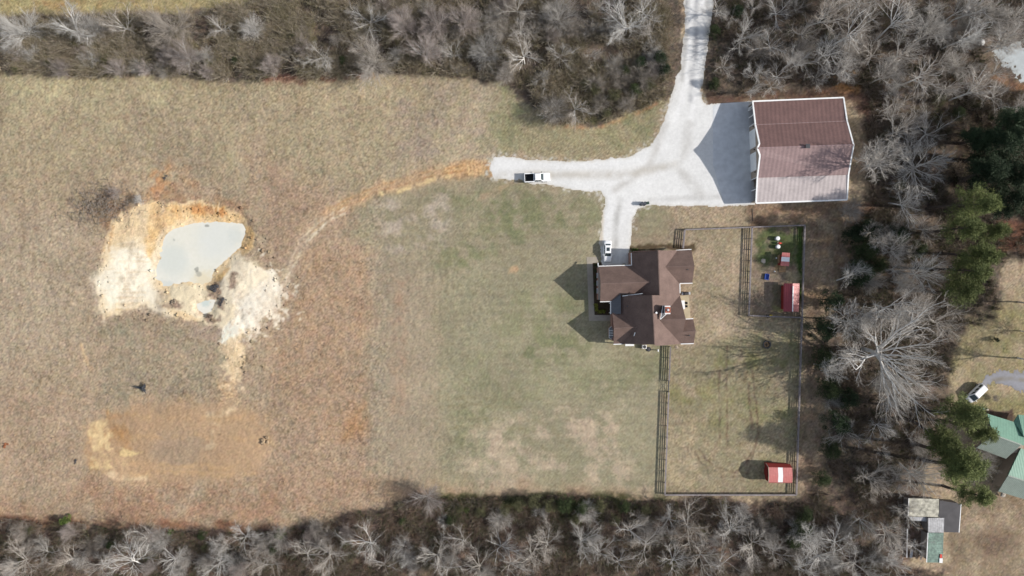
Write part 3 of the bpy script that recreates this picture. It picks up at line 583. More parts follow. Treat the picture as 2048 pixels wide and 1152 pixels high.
def window(parent, c, wd, ht, axis, m_pane=None):
    """framed window standing on a wall at c (centre); axis 'x': the wall faces +-x"""
    x, y, z = c; mb = MB(); t = 0.06; e = 0.07
    def bx(mbb, du, z0, z1, dep):
        if axis == 'x': mbb.box((x - dep, y + du[0], z0), (x + dep, y + du[1], z1))
        else: mbb.box((x + du[0], y - dep, z0), (x + du[1], y + dep, z1))
    bx(mb, (-wd / 2 - e, -wd / 2), z - ht / 2, z + ht / 2, t); bx(mb, (wd / 2, wd / 2 + e), z - ht / 2, z + ht / 2, t)
    bx(mb, (-wd / 2 - e, wd / 2 + e), z + ht / 2, z + ht / 2 + e, t); bx(mb, (-wd / 2 - e, wd / 2 + e), z - ht / 2 - e, z - ht / 2, t + 0.03)
    fr = mb.build('window', M['trim'], parent, parent)
    pn = MB(); bx(pn, (-wd / 2, wd / 2), z - ht / 2, z + ht / 2, 0.03); pn.build('pane', m_pane or M['window'], fr, parent)
    return fr

# --- the brick house
def Zg(X, Y): return Z1(X, Y, 2.9) * np.array((1, 1, 0))
HB = P(1290, 590, 0)
house = empty('brick_house', HB, 0, 'brown-shingled brick house with many gables at the end of the drive', 'house')
sh, se = M['shingle'], M['shingle_e']
rA1, rA2 = Z1(692, 182, 6.6), Z1(706, 578, 6.6); rB1, rB2 = Z1(640, 578, 7.6), Z1(662, 1014, 7.6)
mainr = roof('roof', [rA1, rA2, Z1(468, 578, 2.9), Z1(455, 203, 2.9)], sh, house)
roof('roof', [rB1, rB2, Z1(374, 1010, 3.1), Z1(358, 578, 3.1)], sh, house)
roof('roof', [rA1, Z1(866, 179, 2.9), Z1(885, 578, 2.9), rA2], se, house)
roof('roof', [rB1, Z1(884, 578, 2.9), Z1(897, 1008, 2.9), Z1(722, 1024, 6.2), Z1(664, 1024, 7.6)], se, house)
cR1, cR2 = Z1(742, 326, 5.35), Z1(1015, 318, 5.3)
roof('roof', [cR1, Z1(800, 181, 2.95), Z1(987, 173, 2.95), cR2], sh, house); roof('roof', [cR1, cR2, Z1(995, 470, 2.95), Z1(810, 474, 2.95)], sh, house)
dR1, dR2 = Z1(690, 797, 6.5), Z1(937, 790, 6.5)
roof('roof', [dR1, Z1(690, 586, 2.9), Z1(886, 580, 2.9), dR2], sh, house); roof('roof', [dR1, dR2, Z1(893, 1007, 2.96), Z1(690, 1012, 2.96)], sh, house)
xR1, xR2 = Z1(880, 908, 4.48), Z1(1025, 892, 4.48)
roof('roof', [xR1, Z1(895, 790, 2.9), Z1(1003, 786, 2.9), xR2], sh, house); roof('roof', [xR1, xR2, Z1(1008, 1004, 2.9), Z1(895, 1010, 2.85)], sh, house)
eR1, eR2 = Z1(185, 475, 5.5), Z1(648, 460, 5.5)
roof('roof', [eR1, Z1(162, 322, 2.95), Z1(470, 312, 2.95), eR2], sh, house)
roof('roof', [eR1, eR2, Z1(620, 560, 3.9), Z1(350, 570, 3.9), Z1(278, 632, 2.95), Z1(178, 635, 2.95)], sh, house)
gR1, gR2 = Z1(300, 870, 5.4), Z1(528, 860, 5.4)
roof('roof', [gR1, Z1(285, 728, 2.95), Z1(420, 722, 2.95), gR2], sh, house); roof('roof', [gR1, gR2, Z1(430, 1006, 2.95), Z1(297, 1011, 2.95)], sh, house)
roof('porch_roof', [Z1(272, 560, 2.85), Z1(272, 745, 2.85), Z1(362, 745, 3.7), Z1(362, 560, 3.7)], M['porch'], house, 0.1)
# ridge caps
for a, b in ((cR1, cR2), (lerp(dR1, dR2, 0.1), dR2), (xR1, xR2), (eR1, lerp(eR1, eR2, 0.97)), (gR1, lerp(gR1, gR2, .97)), (rA1, rA2), (rB1, rB2)): rc = MB(); edge(rc, a, b, 0.2, 0.06, 0.03); rc.build('ridge_cap', M['shingle_e'], house, house)
# white fascia and gutters
for a, b in ((Z1(455, 203, 2.9), Z1(457, 312, 2.9)), (Z1(162, 321, 2.95), Z1(457, 311, 2.95)), (Z1(178, 636, 2.95), Z1(278, 633, 2.95)), (Z1(271, 634, 2.85), Z1(272, 745, 2.85)),
             (Z1(850, 180, 2.95), Z1(987, 172, 2.95)), (Z1(885, 474, 2.95), Z1(997, 471, 2.95)), (Z1(885, 476, 2.9), Z1(887, 560, 2.9)), (Z1(893, 1010, 2.96), Z1(1008, 1006, 3.0)),
             (Z1(935, 789, 3.0), Z1(1003, 785, 3.0)), (Z1(297, 1013, 2.95), Z1(378, 1010, 2.95)), (Z1(160, 290, 2.6), Z1(163, 335, 2.95)), (Z1(468, 972, 4.2), Z1(488, 908, 5.3)), (Z1(375, 585, 3.6), Z1(555, 563, 5.6))):
    fa = MB(); edge(fa, a, b, 0.18, 0.2, 0.03); fa.build('gutter', M['trim'], house, house)
# brick walls
wl = MB()
def wing(x0, y0, x1, y1, h):  # zoom rectangle at ground
    a = Zg(x0, y1); b = Zg(x1, y0); wl.box((a[0], a[1], 0), (b[0], b[1], h)); return a, b
wing(448, 196, 866, 575, 2.7); wing(368, 586, 868, 985, 2.85); wing(163, 332, 470, 618, 2.72); wing(286, 738, 420, 982, 2.74); wing(800, 190, 952, 455, 2.76); wing(800, 790, 968, 978, 2.78)
def gab(xe, y0, y1, xr, yr, h, ins=0.4):
    a = Z1(xe, y0, 2.7); b = Z1(xe, y1, 2.7); r = Z1(xr, yr, h)
    r[0] = a[0] = b[0] = (a[0] + b[0]) / 2; gable_wall(wl, a, b, r, 2.5)
gab(180, 340, 612, 190, 475, 5.2); gab(302, 745, 975, 305, 870, 5.1); gab(975, 192, 452, 1010, 318, 5.0); gab(990, 795, 978, 1018, 892, 4.3); gab(886, 600, 985, 915, 790, 6.1)
a, b = Z1(470, 192, 2.7), Z1(850, 192, 2.7); gable_wall(wl, a, b, (Z1(692, 182, 6.3)[0], a[1], 6.3), 2.5)
a, b = Z1(388, 992, 2.85), Z1(866, 990, 2.85); gable_wall(wl, a, b, (rB2[0], a[1], 7.2), 2.6)
a, b = Z1(372, 590, 3.1), Z1(860, 590, 2.85); gable_wall(wl, a, b, (rB1[0], a[1], 7.3), 2.6)
wl.build('wall', M['brick'], house, house)
# garage doors on the north side of the front wing, front door, windows
n0 = Zg(163, 332)
for X in (235, 375):
    c = Zg(X, 332); d = MB(); d.box((c[0] - 1.3, n0[1] - 0.02, 0.02), (c[0] + 1.3, n0[1] + 0.06, 2.2))
    for k in range(4): d.box((c[0] - 1.22, n0[1] + 0.06, 0.1 + k * .52), (c[0] + 1.22, n0[1] + 0.085, 0.52 + k * .52))
    d.build('garage_door', M['white'], house, house)
wx = Zg(163, 400)[0]
for Y in (400, 470, 540): window(house, (wx - 0.03, Zg(0, Y)[1], 1.5), 0.9, 1.3, 'x')
gx = Zg(368, 600)[0]; dy = Zg(0, 690)[1]
fd = MB().box((gx - 0.06, dy - 0.5, 0.05), (gx + 0.02, dy + 0.5, 2.15)); fdo = fd.build('front_door', M['darksteel'], house, house)
MB().tube((gx - 0.12, dy + 0.38, 1.0), (gx - 0.05, dy + 0.38, 1.0), 0.03).build('handle', M['steel'], fdo, house)
window(house, (gx - 0.03, Zg(0, 630)[1], 1.5), 1.0, 1.3, 'x')
for X, Y in ((952, 250), (952, 390), (968, 850), (968, 930)):
    c = Zg(X, Y); window(house, (c[0] + 0.03, c[1], 1.5), 0.9, 1.2, 'x')
for X in (540, 640, 740):
    c = Zg(X, 985); window(house, (c[0], c[1] - 0.03, 1.5), 0.9, 1.2, 'y')
for Y in (640, 700): window(house, (Zg(868, Y)[0] + 0.03, Zg(868, Y)[1], 1.3), 1.2, 1.8, 'x')
# porch posts
for Y in (650, 735):
    c = Zg(276, Y); MB().box((c[0] - .1, c[1] - .1, 0), (c[0] + .1, c[1] + .1, 2.75)).build('porch_post', M['white'], house, house)
# bay window on the front wall
bx_ = Zg(286, 860)[0]; by0, by1 = Zg(0, 975)[1], Zg(0, 852)[1]
oct_ = [(bx_ + .1, by0), (bx_ - .45, by0 + .5), (bx_ - .45, by1 - .5), (bx_ + .1, by1)]
bay = MB().prism(oct_, 0, 2.25).build('bay_window', M['brick'], house, house)
rb = MB(); q = [np.array((x - (.14 if i in (1, 2) else 0), y, 2.3)) for i, (x, y) in enumerate(oct_)]; t1, t2 = np.array((bx_ + .2, by0 + .5, 2.85)), np.array((bx_ + .2, by1 - .5, 2.85))
rb.slab([q[0], q[1], t1], .06); rb.slab([q[1], q[2], t2, t1], .06); rb.slab([q[2], q[3], t2], .06); rb.build('bay_roof', M['porch'], bay, house)
gt = MB()
for i in range(3): edge(gt, q[i], q[i + 1], .12, .12, .02)
for k in range(1, 4): edge(gt, lerp(q[1], q[2], k / 4), lerp(t1, t2, k / 4), .07, .05, .03)
gt.build('bay_gutter', M['trim'], bay, house)
# white-topped side porch by the south wall
sp0, sp1 = P(1250.5, 692, 3.3), P(1268, 680.5, 3.3)
spo = MB().box((sp0[0], sp0[1], 3.3), (sp1[0], sp1[1], 3.42)).build('side_porch_roof', M['white'], house, house)
for x in (sp0[0] + .1, sp1[0] - .1): MB().box((x - .06, sp0[1] + .08, 0), (x + .06, sp0[1] + .2, 3.3)).build('side_porch_post', M['white'], spo, house)
# chimney
cc = Z1(776, 708, 8.3); ch = MB().box((cc[0] - .52, cc[1] - .78, 3.5), (cc[0] + .52, cc[1] + .78, 8.2)).build('chimney', M['brick'], house, house)
MB().box((cc[0] - .6, cc[1] - .88, 8.2), (cc[0] + .6, cc[1] + .88, 8.32), .96).build('chimney_crown', M['white'], ch, house)
fl = MB(); r1 = .5
for (x0, y0, x1, y1) in ((-r1, -r1 - .1, r1, -r1 + .12), (-r1, r1 - .12, r1, r1 + .1), (-r1, -r1 + .12, -r1 + .22, r1 - .12), (r1 - .22, -r1 + .12, r1, r1 - .12)):
    fl.box((cc[0] + x0, cc[1] + y0, 8.32), (cc[0] + x1, cc[1] + y1, 8.62))
fl.build('brick_flue', mat('red_chimney_brick', (0.36, 0.1, 0.05), .85, .3, 6.0), ch, house)
MB().lathe((cc[0], cc[1], 8.33), [(.2, 0), (.2, .38), (.26, .4), (.26, .46), (.04, .5)], 12).build('flue_cap', M['steel'], ch, house)
ck = MB(); k0, k1, k2, k3 = Z1(736, 668, 7.7), Z1(712, 792, 7.05), Z1(752, 746, 7.2), Z1(750, 668, 7.4)
ck.slab([k0, k1, k2, k3], .3); cko = ck.build('cricket', M['porch'], ch, house)
ce = MB(); edge(ce, k0, k1, .1, .1, .03); edge(ce, k1, Z1(768, 742, 7.15), .14, .1, .03); ce.build('cricket_flashing', M['trim'], cko, house)
v = Z1(675, 733, 7.4); MB().lathe((v[0], v[1], 6.6), [(.16, 0), (.16, 1.0), (.22, 1.02), (.22, 1.12)], 10).build('vent_pipe', M['white'], house, house)
for X, Y, h in ((955, 350, 4.9), (970, 935, 4.5), (420, 675, 4.0)):
    v = Z1(X, Y, h); MB().lathe((v[0], v[1], h - .7), [(.1, 0), (.1, .8), (.14, .82)], 8).build('vent_pipe', M['darksteel'], house, house)

# --- the big barn with lean-to wings
gb = P(1600, 300, 0)
barn = empty('metal_barn', gb, 0, 'large red-brown metal-roofed barn with white trim and open lean-to wings', 'barn')
eh, kh, rh = 3.3, 4.55, 6.6
NW, NE, KNW, KNE = Z2(556, 145, eh), Z2(1361, 111, eh), Z2(580, 352, kh), Z2(1392, 319, kh)
RW, RE, KSW, KSE = Z2(598, 560, rh), Z2(1450, 531, rh), Z2(597, 822, kh), Z2(1404, 796, kh)
SW, SE = Z2(585, 1047, eh), Z2(1392, 1017, eh)
shN, shS = Z2(616, 520, rh - .32), Z2(620, 624, rh - .38)
tuck = lambda p, d: np.array(p) + np.array((0, 0, d))
roof('lean_to_roof', [tuck(KNW, -.1), NW, NE, tuck(KNE, -.1)], M['redroof'], barn, .12)
roof('roof', [KNW, KNE, RE, RW, shN], M['redroof'], barn, .14)
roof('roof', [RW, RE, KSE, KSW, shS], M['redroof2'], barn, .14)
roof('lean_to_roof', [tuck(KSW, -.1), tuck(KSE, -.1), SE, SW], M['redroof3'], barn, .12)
tr = MB()
for a, b in ((NW, KNW), (KNW, shN), (shN, RW), (RW, shS), (shS, KSW), (KSW, SW), (SW, SE), (SE, KSE), (KSE, RE), (RE, KNE), (KNE, NE), (NE, NW)): edge(tr, a, b, .3, .25, .05)
tr.build('white_trim', M['white'], barn, barn)
for a, b, w_ in ((RW, RE, .35), (KNW, KNE, .12)): rg = MB(); edge(rg, a, b, w_, .08, .05); rg.build('ridge_cap', M['redroof2'], barn, barn)
v = Z2(1042, 542, 6.9); cu = MB().box((v[0] - .35, v[1] - .35, 6.2), (v[0] + .35, v[1] + .35, 7.0)).build('roof_vent', M['redroof'], barn, barn)
MB().box((v[0] - .45, v[1] - .45, 7.0), (v[0] + .45, v[1] + .45, 7.08)).build('vent_cap', M['darksteel'], cu, barn)
wb = MB(); a0, a1 = Z2(527, 372, 0), Z2(545, 845, 0); e0, e1 = P(1665, 249, 0), P(1668, 350, 0)
def barnwall(p, q, h0, h1, th=.14):
    d = np.array(q[:2]) - np.array(p[:2]); n = np.array((-d[1], d[0])); n = n / np.linalg.norm(n) * th / 2
    A = [np.array((p[0], p[1])) + n, np.array((q[0], q[1])) + n, np.array((q[0], q[1])) - n, np.array((p[0], p[1])) - n]
    hs = [h0, h1, h1, h0]; wb.add([(x, y, 0) for x, y in A] + [(x, y, h) for (x, y), h in zip(A, hs)], [(3, 2, 1, 0), (4, 5, 6, 7), (0, 1, 5, 4), (1, 2, 6, 5), (2, 3, 7, 6), (3, 0, 4, 7)])
barnwall(a0, e0, 4.3, 4.3); barnwall(a1, e1, 4.3, 4.3)
mid = (np.array(RW) * 1.0); mw = lerp(a0, a1, .45); barnwall(a0, mw, 4.2, 6.2); barnwall(mw, a1, 6.2, 4.2)
me_ = lerp(e0, e1, .47); barnwall(e0, me_, 4.2, 6.2); barnwall(me_, e1, 6.2, 4.2)
nw_, ne_, sw_, se_ = P(1496, 213, 0), P(1668, 206, 0), P(1502, 405, 0), P(1674, 398, 0)
barnwall(nw_, ne_, 3.1, 3.1); barnwall(sw_, se_, 3.1, 3.1); barnwall(ne_, e0, 3.1, 4.2); barnwall(e1, se_, 4.2, 3.1)
wb.build('wall', M['siding'], barn, barn)
dirw = (np.array(a1) - np.array(a0)); Lw = np.linalg.norm(dirw); dirw = dirw / Lw; nrm = np.array((-dirw[1], dirw[0], 0)); nrm = nrm if nrm[0] < 0 else -nrm
def onwall(t0, t1, z0, z1, out0, out1, nm, m, par):
    p, q = np.array(a0) + dirw * t0, np.array(a0) + dirw * t1
    mb = MB(); mb.prism([tuple((p + nrm * out0)[:2]), tuple((q + nrm * out0)[:2]), tuple((q + nrm * out1)[:2]), tuple((p + nrm * out1)[:2])], z0, z1); return mb.build(nm, m, par, barn)
for t0, t1 in ((1.1, 5.0), (6.1, 10.0)):
    d = onwall(t0, t1, .03, 3.6, .06, .14, 'garage_door', M['white'], barn)
    for k in range(4): onwall(t0 + .1, t1 - .1, .15 + k * .88, .8 + k * .88, .14, .165, 'door_panel', M['white'], d)
onwall(-.05, .12, 0, 4.2, .06, .2, 'corner_trim', M['trim'], barn); onwall(Lw - .12, Lw + .05, 0, 4.2, .06, .2, 'corner_trim', M['trim'], barn)
for t in (.6, 5.55, 10.4): onwall(t - .12, t + .12, 2.7, 3.0, .06, .3, 'wall_lamp', M['darksteel'], barn)
for p in (P(1496.5, 222, 0), P(1498, 236, 0), P(1503, 382, 0)):
    MB().box((p[0] - .1, p[1] - .1, 0), (p[0] + .1, p[1] + .1, 3.3)).build('post', M['white'], barn, barn)
b0, b1 = Z2(520, 212, 1.6), Z2(553, 182, 3.2); MB().tube(b0, b1, .12, .12, 6).build('brace', M['white'], barn, barn)

# --- neighbour's green-roofed house
G0 = np.array((1, 1, 0))
def Z5(X, Y, h): return P(1920 + X / 5.484, 800 + Y / 5.484, h)
nh = empty('green_roofed_house', P(2010, 900, 0), 0, 'house under green metal roofs at the right edge', 'house')
r0, r1_ = Z5(365, 380, 4.9), Z5(672, 492, 4.9)
roof('roof', [r0, r1_, Z5(720, 505, 4.9), Z5(720, 282, 3.0), Z5(590, 240, 3.0), Z5(300, 150, 3.0)], M['greenroof'], nh)
roof('roof', [r0, Z5(180, 525, 3.0), Z5(505, 645, 3.0), r1_], M['greenroof2'], nh)
q0, q1, q2 = Z5(528, 828, 4.8), Z5(720, 890, 4.8), Z5(900, 948, 4.8)
roof('roof', [Z5(668, 530, 3.0), q0, q2, Z5(1020, 650, 3.0)], M['greenroof'], nh)
roof('roof', [q0, Z5(420, 1002, 3.0), Z5(800, 1118, 3.0), q2], M['greenroof2'], nh)
roof('roof', [Z5(592, 236, 2.95), Z5(700, 400, 4.6), Z5(1000, 480, 4.6), Z5(900, 190, 2.95), Z5(640, 160, 2.95)], M['greenroof'], nh)
roof('porch_roof', [Z5(230, 150, 2.5), Z5(296, 150, 2.6), Z5(292, 290, 2.6), Z5(205, 280, 2.5)], M['greysiding'], nh, .1)
for a, b in ((r0, r1_), (q0, q2)): rn = MB(); edge(rn, a, b, .3, .08, .05); rn.build('ridge_cap', M['greenroof2'], nh, nh)
wn = MB(); wn.prism([(Z5(x, y, 3.0) * G0)[:2] for x, y in ((300, 190), (700, 320), (700, 560), (490, 610), (215, 515))], 0, 2.8)
wn.prism([(Z5(x, y, 3.0) * G0)[:2] for x, y in ((640, 570), (460, 960), (760, 1070), (960, 680))], 0, 2.8); wn.build('wall', M['siding'], nh, nh)

# --- the patchwork shed at the lower right
def Z6(X, Y, h): return P(1800 + X / 7.2, 980 + Y / 7.2, h)
ps = empty('patchwork_shed', P(1860, 1060, 0), 0, 'patchwork shed with white, grey, black and green roof sheets', 'shed')
roof('white_roof', [Z6(125, 120, 2.8), Z6(118, 378, 2.5), Z6(560, 392, 2.5), Z6(562, 130, 2.8)], M['shedwhite'], ps, .08)
roof('black_roof', [Z6(572, 150, 2.6), Z6(562, 388, 2.62), Z6(642, 402, 2.62), Z6(640, 608, 2.6), Z6(850, 612, 2.3), Z6(880, 200, 2.3)], M['sheddark'], ps, .08)
roof('grey_roof', [Z6(405, 402, 2.75), Z6(405, 612, 2.55), Z6(632, 613, 2.55), Z6(638, 402, 2.75)], M['shedgrey'], ps, .08)
roof('green_roof', [Z6(403, 616, 2.5), Z6(383, 1042, 2.2), Z6(614, 1048, 2.2), Z6(630, 617, 2.5)], M['shedgreen'], ps, .08)
roof('lean_to_roof', [Z6(118, 382, 2.3), Z6(170, 440, 2.0), Z6(398, 455, 2.0), Z6(400, 395, 2.3)], M['shedgrey'], ps, .06)
for a, b in ((Z6(880, 200, 2.3), Z6(850, 612, 2.3)), (Z6(128, 120, 2.8), Z6(118, 378, 2.5)), (Z6(403, 616, 2.5), Z6(383, 1042, 2.2))): es = MB(); edge(es, a, b, .15, .1, .02); es.build('edge_trim', M['trim'], ps, ps)
ws = MB()
for x0, y0, x1, y1, h in ((140, 150, 540, 370, 2.3), (570, 190, 840, 580, 2.2), (410, 420, 600, 600, 2.4), (400, 630, 590, 1010, 2.1)):
    p, q = (Z6(x0, y1, 2.5) * G0), (Z6(x1, y0, 2.5) * G0); ws.box((p[0], p[1], 0), (q[0], q[1], h))
ws.build('wall', M['greysiding'], ps, ps)
p, q = Z6(570, 985, 2.35), Z6(612, 1045, 2.25)
yj = random.Random(3)
for k_ in range(9):
    x_, y_ = yj.uniform(150, 370), yj.uniform(480, 980); c_ = Z6(x_, y_, .2); a_ = yj.uniform(0, 3.1); L_ = yj.uniform(.8, 2.2)
    tag(MB().bar((c_[0] - math.cos(a_) * L_ / 2, c_[1] - math.sin(a_) * L_ / 2, .15 + .04 * k_), (c_[0] + math.cos(a_) * L_ / 2, c_[1] + math.sin(a_) * L_ / 2, .2 + .05 * k_), yj.uniform(.2, .6), .06).build('scrap_board', [M['greysiding'], M['wood'], M['shedgrey']][k_ % 3]), 'scrap board lying in the littered yard west of the green shed roof', 'board', 'scrap boards in the shed yard')
a_, b_ = Z6(108, 560, 1.2), Z6(98, 975, 1.2); tag(MB().bar(a_, b_, .25, .06).build('plank', M['shedgrey']), 'long pale plank standing along the west side of the littered shed yard', 'plank')
tag(MB().slab([Z6(570, 985, 2.36), Z6(568, 1048, 2.33), Z6(612, 1050, 2.33), Z6(615, 985, 2.36)], .1).build('loose_sheet', M['white']), 'small white sheet lying on the corner of the old green shed roof', 'panel')
tag(MB().slab([Z6(580, 925, 2.42), Z6(575, 980, 2.4), Z6(608, 982, 2.4), Z6(608, 930, 2.42)], .1).build('loose_sheet', M['red']), 'small red sheet lying on the old green shed roof', 'panel')

# ------------------------------------------------------------------ vehicles (local: +x forward)
def loft(mb, st, n=10):
    """st: (x, half width, z bottom, z top, crown); closed skin with rounded shoulders"""
    rings = []
    for x, hw, zb, zt, cr in st:
        hgt = zt - zb
        half = [(0, zb), (hw * .86, zb), (hw * .98, zb + hgt * .22), (hw, zb + hgt * .55), (hw * .97, zt - hgt * .16), (hw * .86, zt - .01), (hw * .5, zt + cr * .8), (0, zt + cr)]
        rings.append([(x, y, z) for y, z in half] + [(x, -y, z) for y, z in half[-2:0:-1]])
    k = len(rings[0]); vs = [p for r in rings for p in r]; fs = []
    for i in range(len(rings) - 1):
        for a in range(k): fs.append((i * k + a, i * k + (a + 1) % k, (i + 1) * k + (a + 1) % k, (i + 1) * k + a))
    fs.append(tuple(range(k - 1, -1, -1))); fs.append(tuple((len(rings) - 1) * k + a for a in range(k)))
    return mb.add(vs, fs)
def quadp(mb, q, th=.02):
    """thin pane proud of a face given by four points (counter-clockwise from outside)"""
    q = [np.array(p, float) for p in q]; n = np.cross(q[1] - q[0], q[2] - q[0]); n = n / np.linalg.norm(n) * th
    mb.add([p - n * .5 for p in q] + [p + n * .5 for p in q], [(3, 2, 1, 0), (4, 5, 6, 7), (0, 1, 5, 4), (1, 2, 6, 5), (2, 3, 7, 6), (3, 0, 4, 7)])
def wheels(root, xs, hw, r):
    for x in xs:
        for sgn in (-1, 1):
            w_ = MB().tube((x, sgn * (hw - .2), r), (x, sgn * (hw + .01), r), r, r, 18).build('tyre', M['rubber'], root)
            rm = MB().tube((x, sgn * (hw + .0), r), (x, sgn * (hw + .02), r), r * .62, r * .6, 14)
            for k in range(5):
                t = 2 * math.pi * k / 5; rm.tube((x, sgn * (hw + .03), r), (x + math.cos(t) * r * .55, sgn * (hw + .03), r + math.sin(t) * r * .55), .03, .03, 5)
            rm.build('rim', M['rim'], w_)
def cabin(root, base, top, zb, zr, m, sides=2, rear_glass=True, sunroof=False):
    """base (x rear, x front, half width) at the belt, top likewise at the roof"""
    (b0, b1, bw), (t0, t1, tw) = base, top
    g = MB(); B = [(b0, -bw, zb), (b1, -bw, zb), (b1, bw, zb), (b0, bw, zb)]
    T = [(t0, -tw, zr - .05), (t1, -tw, zr - .05), (t1, tw, zr - .05), (t0, tw, zr - .05)]
    C_ = [(t0 + .12, -tw * .8, zr), (t1 - .12, -tw * .8, zr), (t1 - .12, tw * .8, zr), (t0 + .12, tw * .8, zr)]
    fs = []
    for o in (0, 4):
        for i in range(4): fs.append((o + i, o + (i + 1) % 4, o + 4 + (i + 1) % 4, o + 4 + i))
    fs.append((8, 9, 10, 11)); g.add(B + T + C_, fs); g.build('cabin', m, root, bevel=.04)
    def face(a, b, c, d, ms, s0=0.0, s1=1.0, lo=.1, hi=.9):
        q = lambda s, t: lerp(lerp(a, b, s), lerp(d, c, s), t)
        s0 += ms; s1 -= ms; return [q(s0, lo), q(s1, lo), q(s1, hi), q(s0, hi)]
    ws_ = MB(); quadp(ws_, face(B[1], B[2], T[2], T[1], .07, lo=.03, hi=.96)); ws_.build('windscreen', M['glass'], root)
    if rear_glass:
        rg_ = MB(); quadp(rg_, face(B[3], B[0], T[0], T[3], .12, lo=.35 if sunroof else .12, hi=.9)); rg_.build('rear_window', M['glass'], root)
    for k in range(sides):
        s0, s1 = .06 + k * (.88 / sides), .06 + (k + 1) * (.88 / sides)
        a = MB(); quadp(a, face(B[0], B[1], T[1], T[0], .025, s0, s1)); a.build('side_window', M['glass'], root)
        a = MB(); quadp(a, face(B[2], B[3], T[3], T[2], .025, 1 - s1, 1 - s0)); a.build('side_window', M['glass'], root)
    if sunroof: MB().box((t0 + .42, -tw * .55, zr - .01), (t1 - .42, tw * .55, zr + .012)).build('sunroof', M['glass'], root)
def lights(root, xf, xr, hw, z):
    for sgn in (-1, 1):
        MB().box((xf - .16, sgn * hw - .2, z - .08), (xf + .01, sgn * hw + .12, z + .08), .9).build('headlight', M['lamp'], root)
        MB().box((xr - .01, sgn * hw - .14, z - .02), (xr + .12, sgn * hw + .1, z + .16), .9).build('tail_light', M['redlamp'], root)
def mirrors(root, x, hw, z, m):
    for sgn in (-1, 1): MB().box((x - .08, sgn * hw - .02, z), (x + .08, sgn * hw + sgn * .0 + .02, z + .14)).box((x - .07, sgn * (hw + .12) - .1, z + .02), (x + .07, sgn * (hw + .12) + .1, z + .17), .85).build('mirror', m, root)

PW = M['paintwhite']
# white saloon on the drive, nose to the south
c = P(1215.2, 502.5, .7); car = empty('parked_car', (c[0], c[1], .035), R(-90.8), 'white saloon car with dark sunroof parked by the house', 'car')
b = MB(); loft(b, [(-2.32, .62, .42, .78, .0), (-2.22, .78, .3, .9, .02), (-1.7, .88, .22, 1.0, .03), (-.9, .92, .2, .98, .02), (.6, .92, .2, .96, .02), (1.2, .91, .2, .92, .04), (1.85, .86, .24, .82, .05), (2.2, .74, .3, .7, .04), (2.33, .58, .4, .6, .0)])
b.build('body', PW, car, smooth=True); cabin(car, (-1.8, 1.1, .82), (-1.2, .42, .66), .95, 1.46, PW, 2, sunroof=True); wheels(car, (-1.4, 1.42), .9, .33); lights(car, 2.18, -2.3, .56, .64); mirrors(car, .82, .92, .95, PW)
MB().box((2.2, -.45, .3), (2.35, .45, .48)).build('grille', M['black'], car)
# white crew-cab pickup on the gravel spur, nose to the east
c = P(1074.4, 355.2, .8); pk = empty('pickup_truck', (c[0], c[1], .035), R(2.4), 'white crew-cab pickup with black-lined empty bed parked on the gravel spur', 'pickup truck')
b = MB(); loft(b, [(-.75, .98, .42, 1.2, .0), (.9, .98, .4, 1.2, .02), (1.4, .98, .4, 1.18, .05), (2.2, .96, .42, 1.12, .06), (2.65, .9, .45, 1.02, .05), (2.82, .78, .5, .9, .0)]); b.build('body', PW, pk, smooth=True)
bd = MB(); bd.box((-2.8, -.98, .55), (-.7, -.8, 1.27)).box((-2.8, .8, .55), (-.7, .98, 1.27)).box((-2.82, -.8, .55), (-2.7, .8, 1.25)).box((-.84, -.8, .55), (-.7, .8, 1.27)); bd.build('bed_wall', PW, pk, bevel=.03)
bl = MB(); bl.box((-2.7, -.8, .5), (-.84, .8, .62)).box((-2.7, -.8, .62), (-.84, -.775, 1.2)).box((-2.7, .775, .62), (-.84, .8, 1.2)).box((-.87, -.775, .62), (-.842, .775, 1.24)).box((-2.698, -.775, .62), (-2.675, .775, 1.2))
for k in range(7): bl.box((-2.66, -.66 + k * .21, .62), (-.88, -.6 + k * .21, .64))
bl.build('bed_liner', M['bed'], pk)
tb = MB(); tb.box((-2.6, -.74, .64), (-2.1, .1, .78)).box((-2.55, .2, .64), (-2.3, .5, .86)); tag(tb.build('cargo_mat', M['rubber'], pk))
cabin(pk, (-.72, 1.35, .9), (-.55, .72, .72), 1.2, 1.92, PW, 2); wheels(pk, (-1.85, 1.75), .97, .4); lights(pk, 2.68, -2.8, .72, .92); mirrors(pk, 1.0, 1.0, 1.2, M['black'])
MB().box((2.72, -.6, .56), (2.86, .6, .86)).build('grille', M['black'], pk); MB().box((-2.95, -.9, .5), (-2.8, .9, .62)).build('bumper', M['steel'], pk)
# white van at the neighbour's
c = P(1953, 786.5, .9); vn_ = empty('minivan', (c[0], c[1], .03), R(224), 'white minivan parked askew at the end of the grey gravel track', 'van')
b = MB(); loft(b, [(-2.4, .78, .4, 1.0, .0), (-2.3, .92, .3, 1.08, .0), (-.5, .96, .24, 1.08, .0), (1.3, .96, .24, 1.06, .03), (1.95, .9, .28, .94, .05), (2.3, .76, .34, .78, .04), (2.42, .6, .42, .66, 0)]); b.build('body', PW, vn_, smooth=True)
cabin(vn_, (-2.32, 1.75, .9), (-2.1, .75, .7), 1.06, 1.78, PW, 3); wheels(vn_, (-1.5, 1.5), .93, .34); lights(vn_, 2.26, -2.36, .62, .7); mirrors(vn_, 1.3, .95, 1.06, PW)

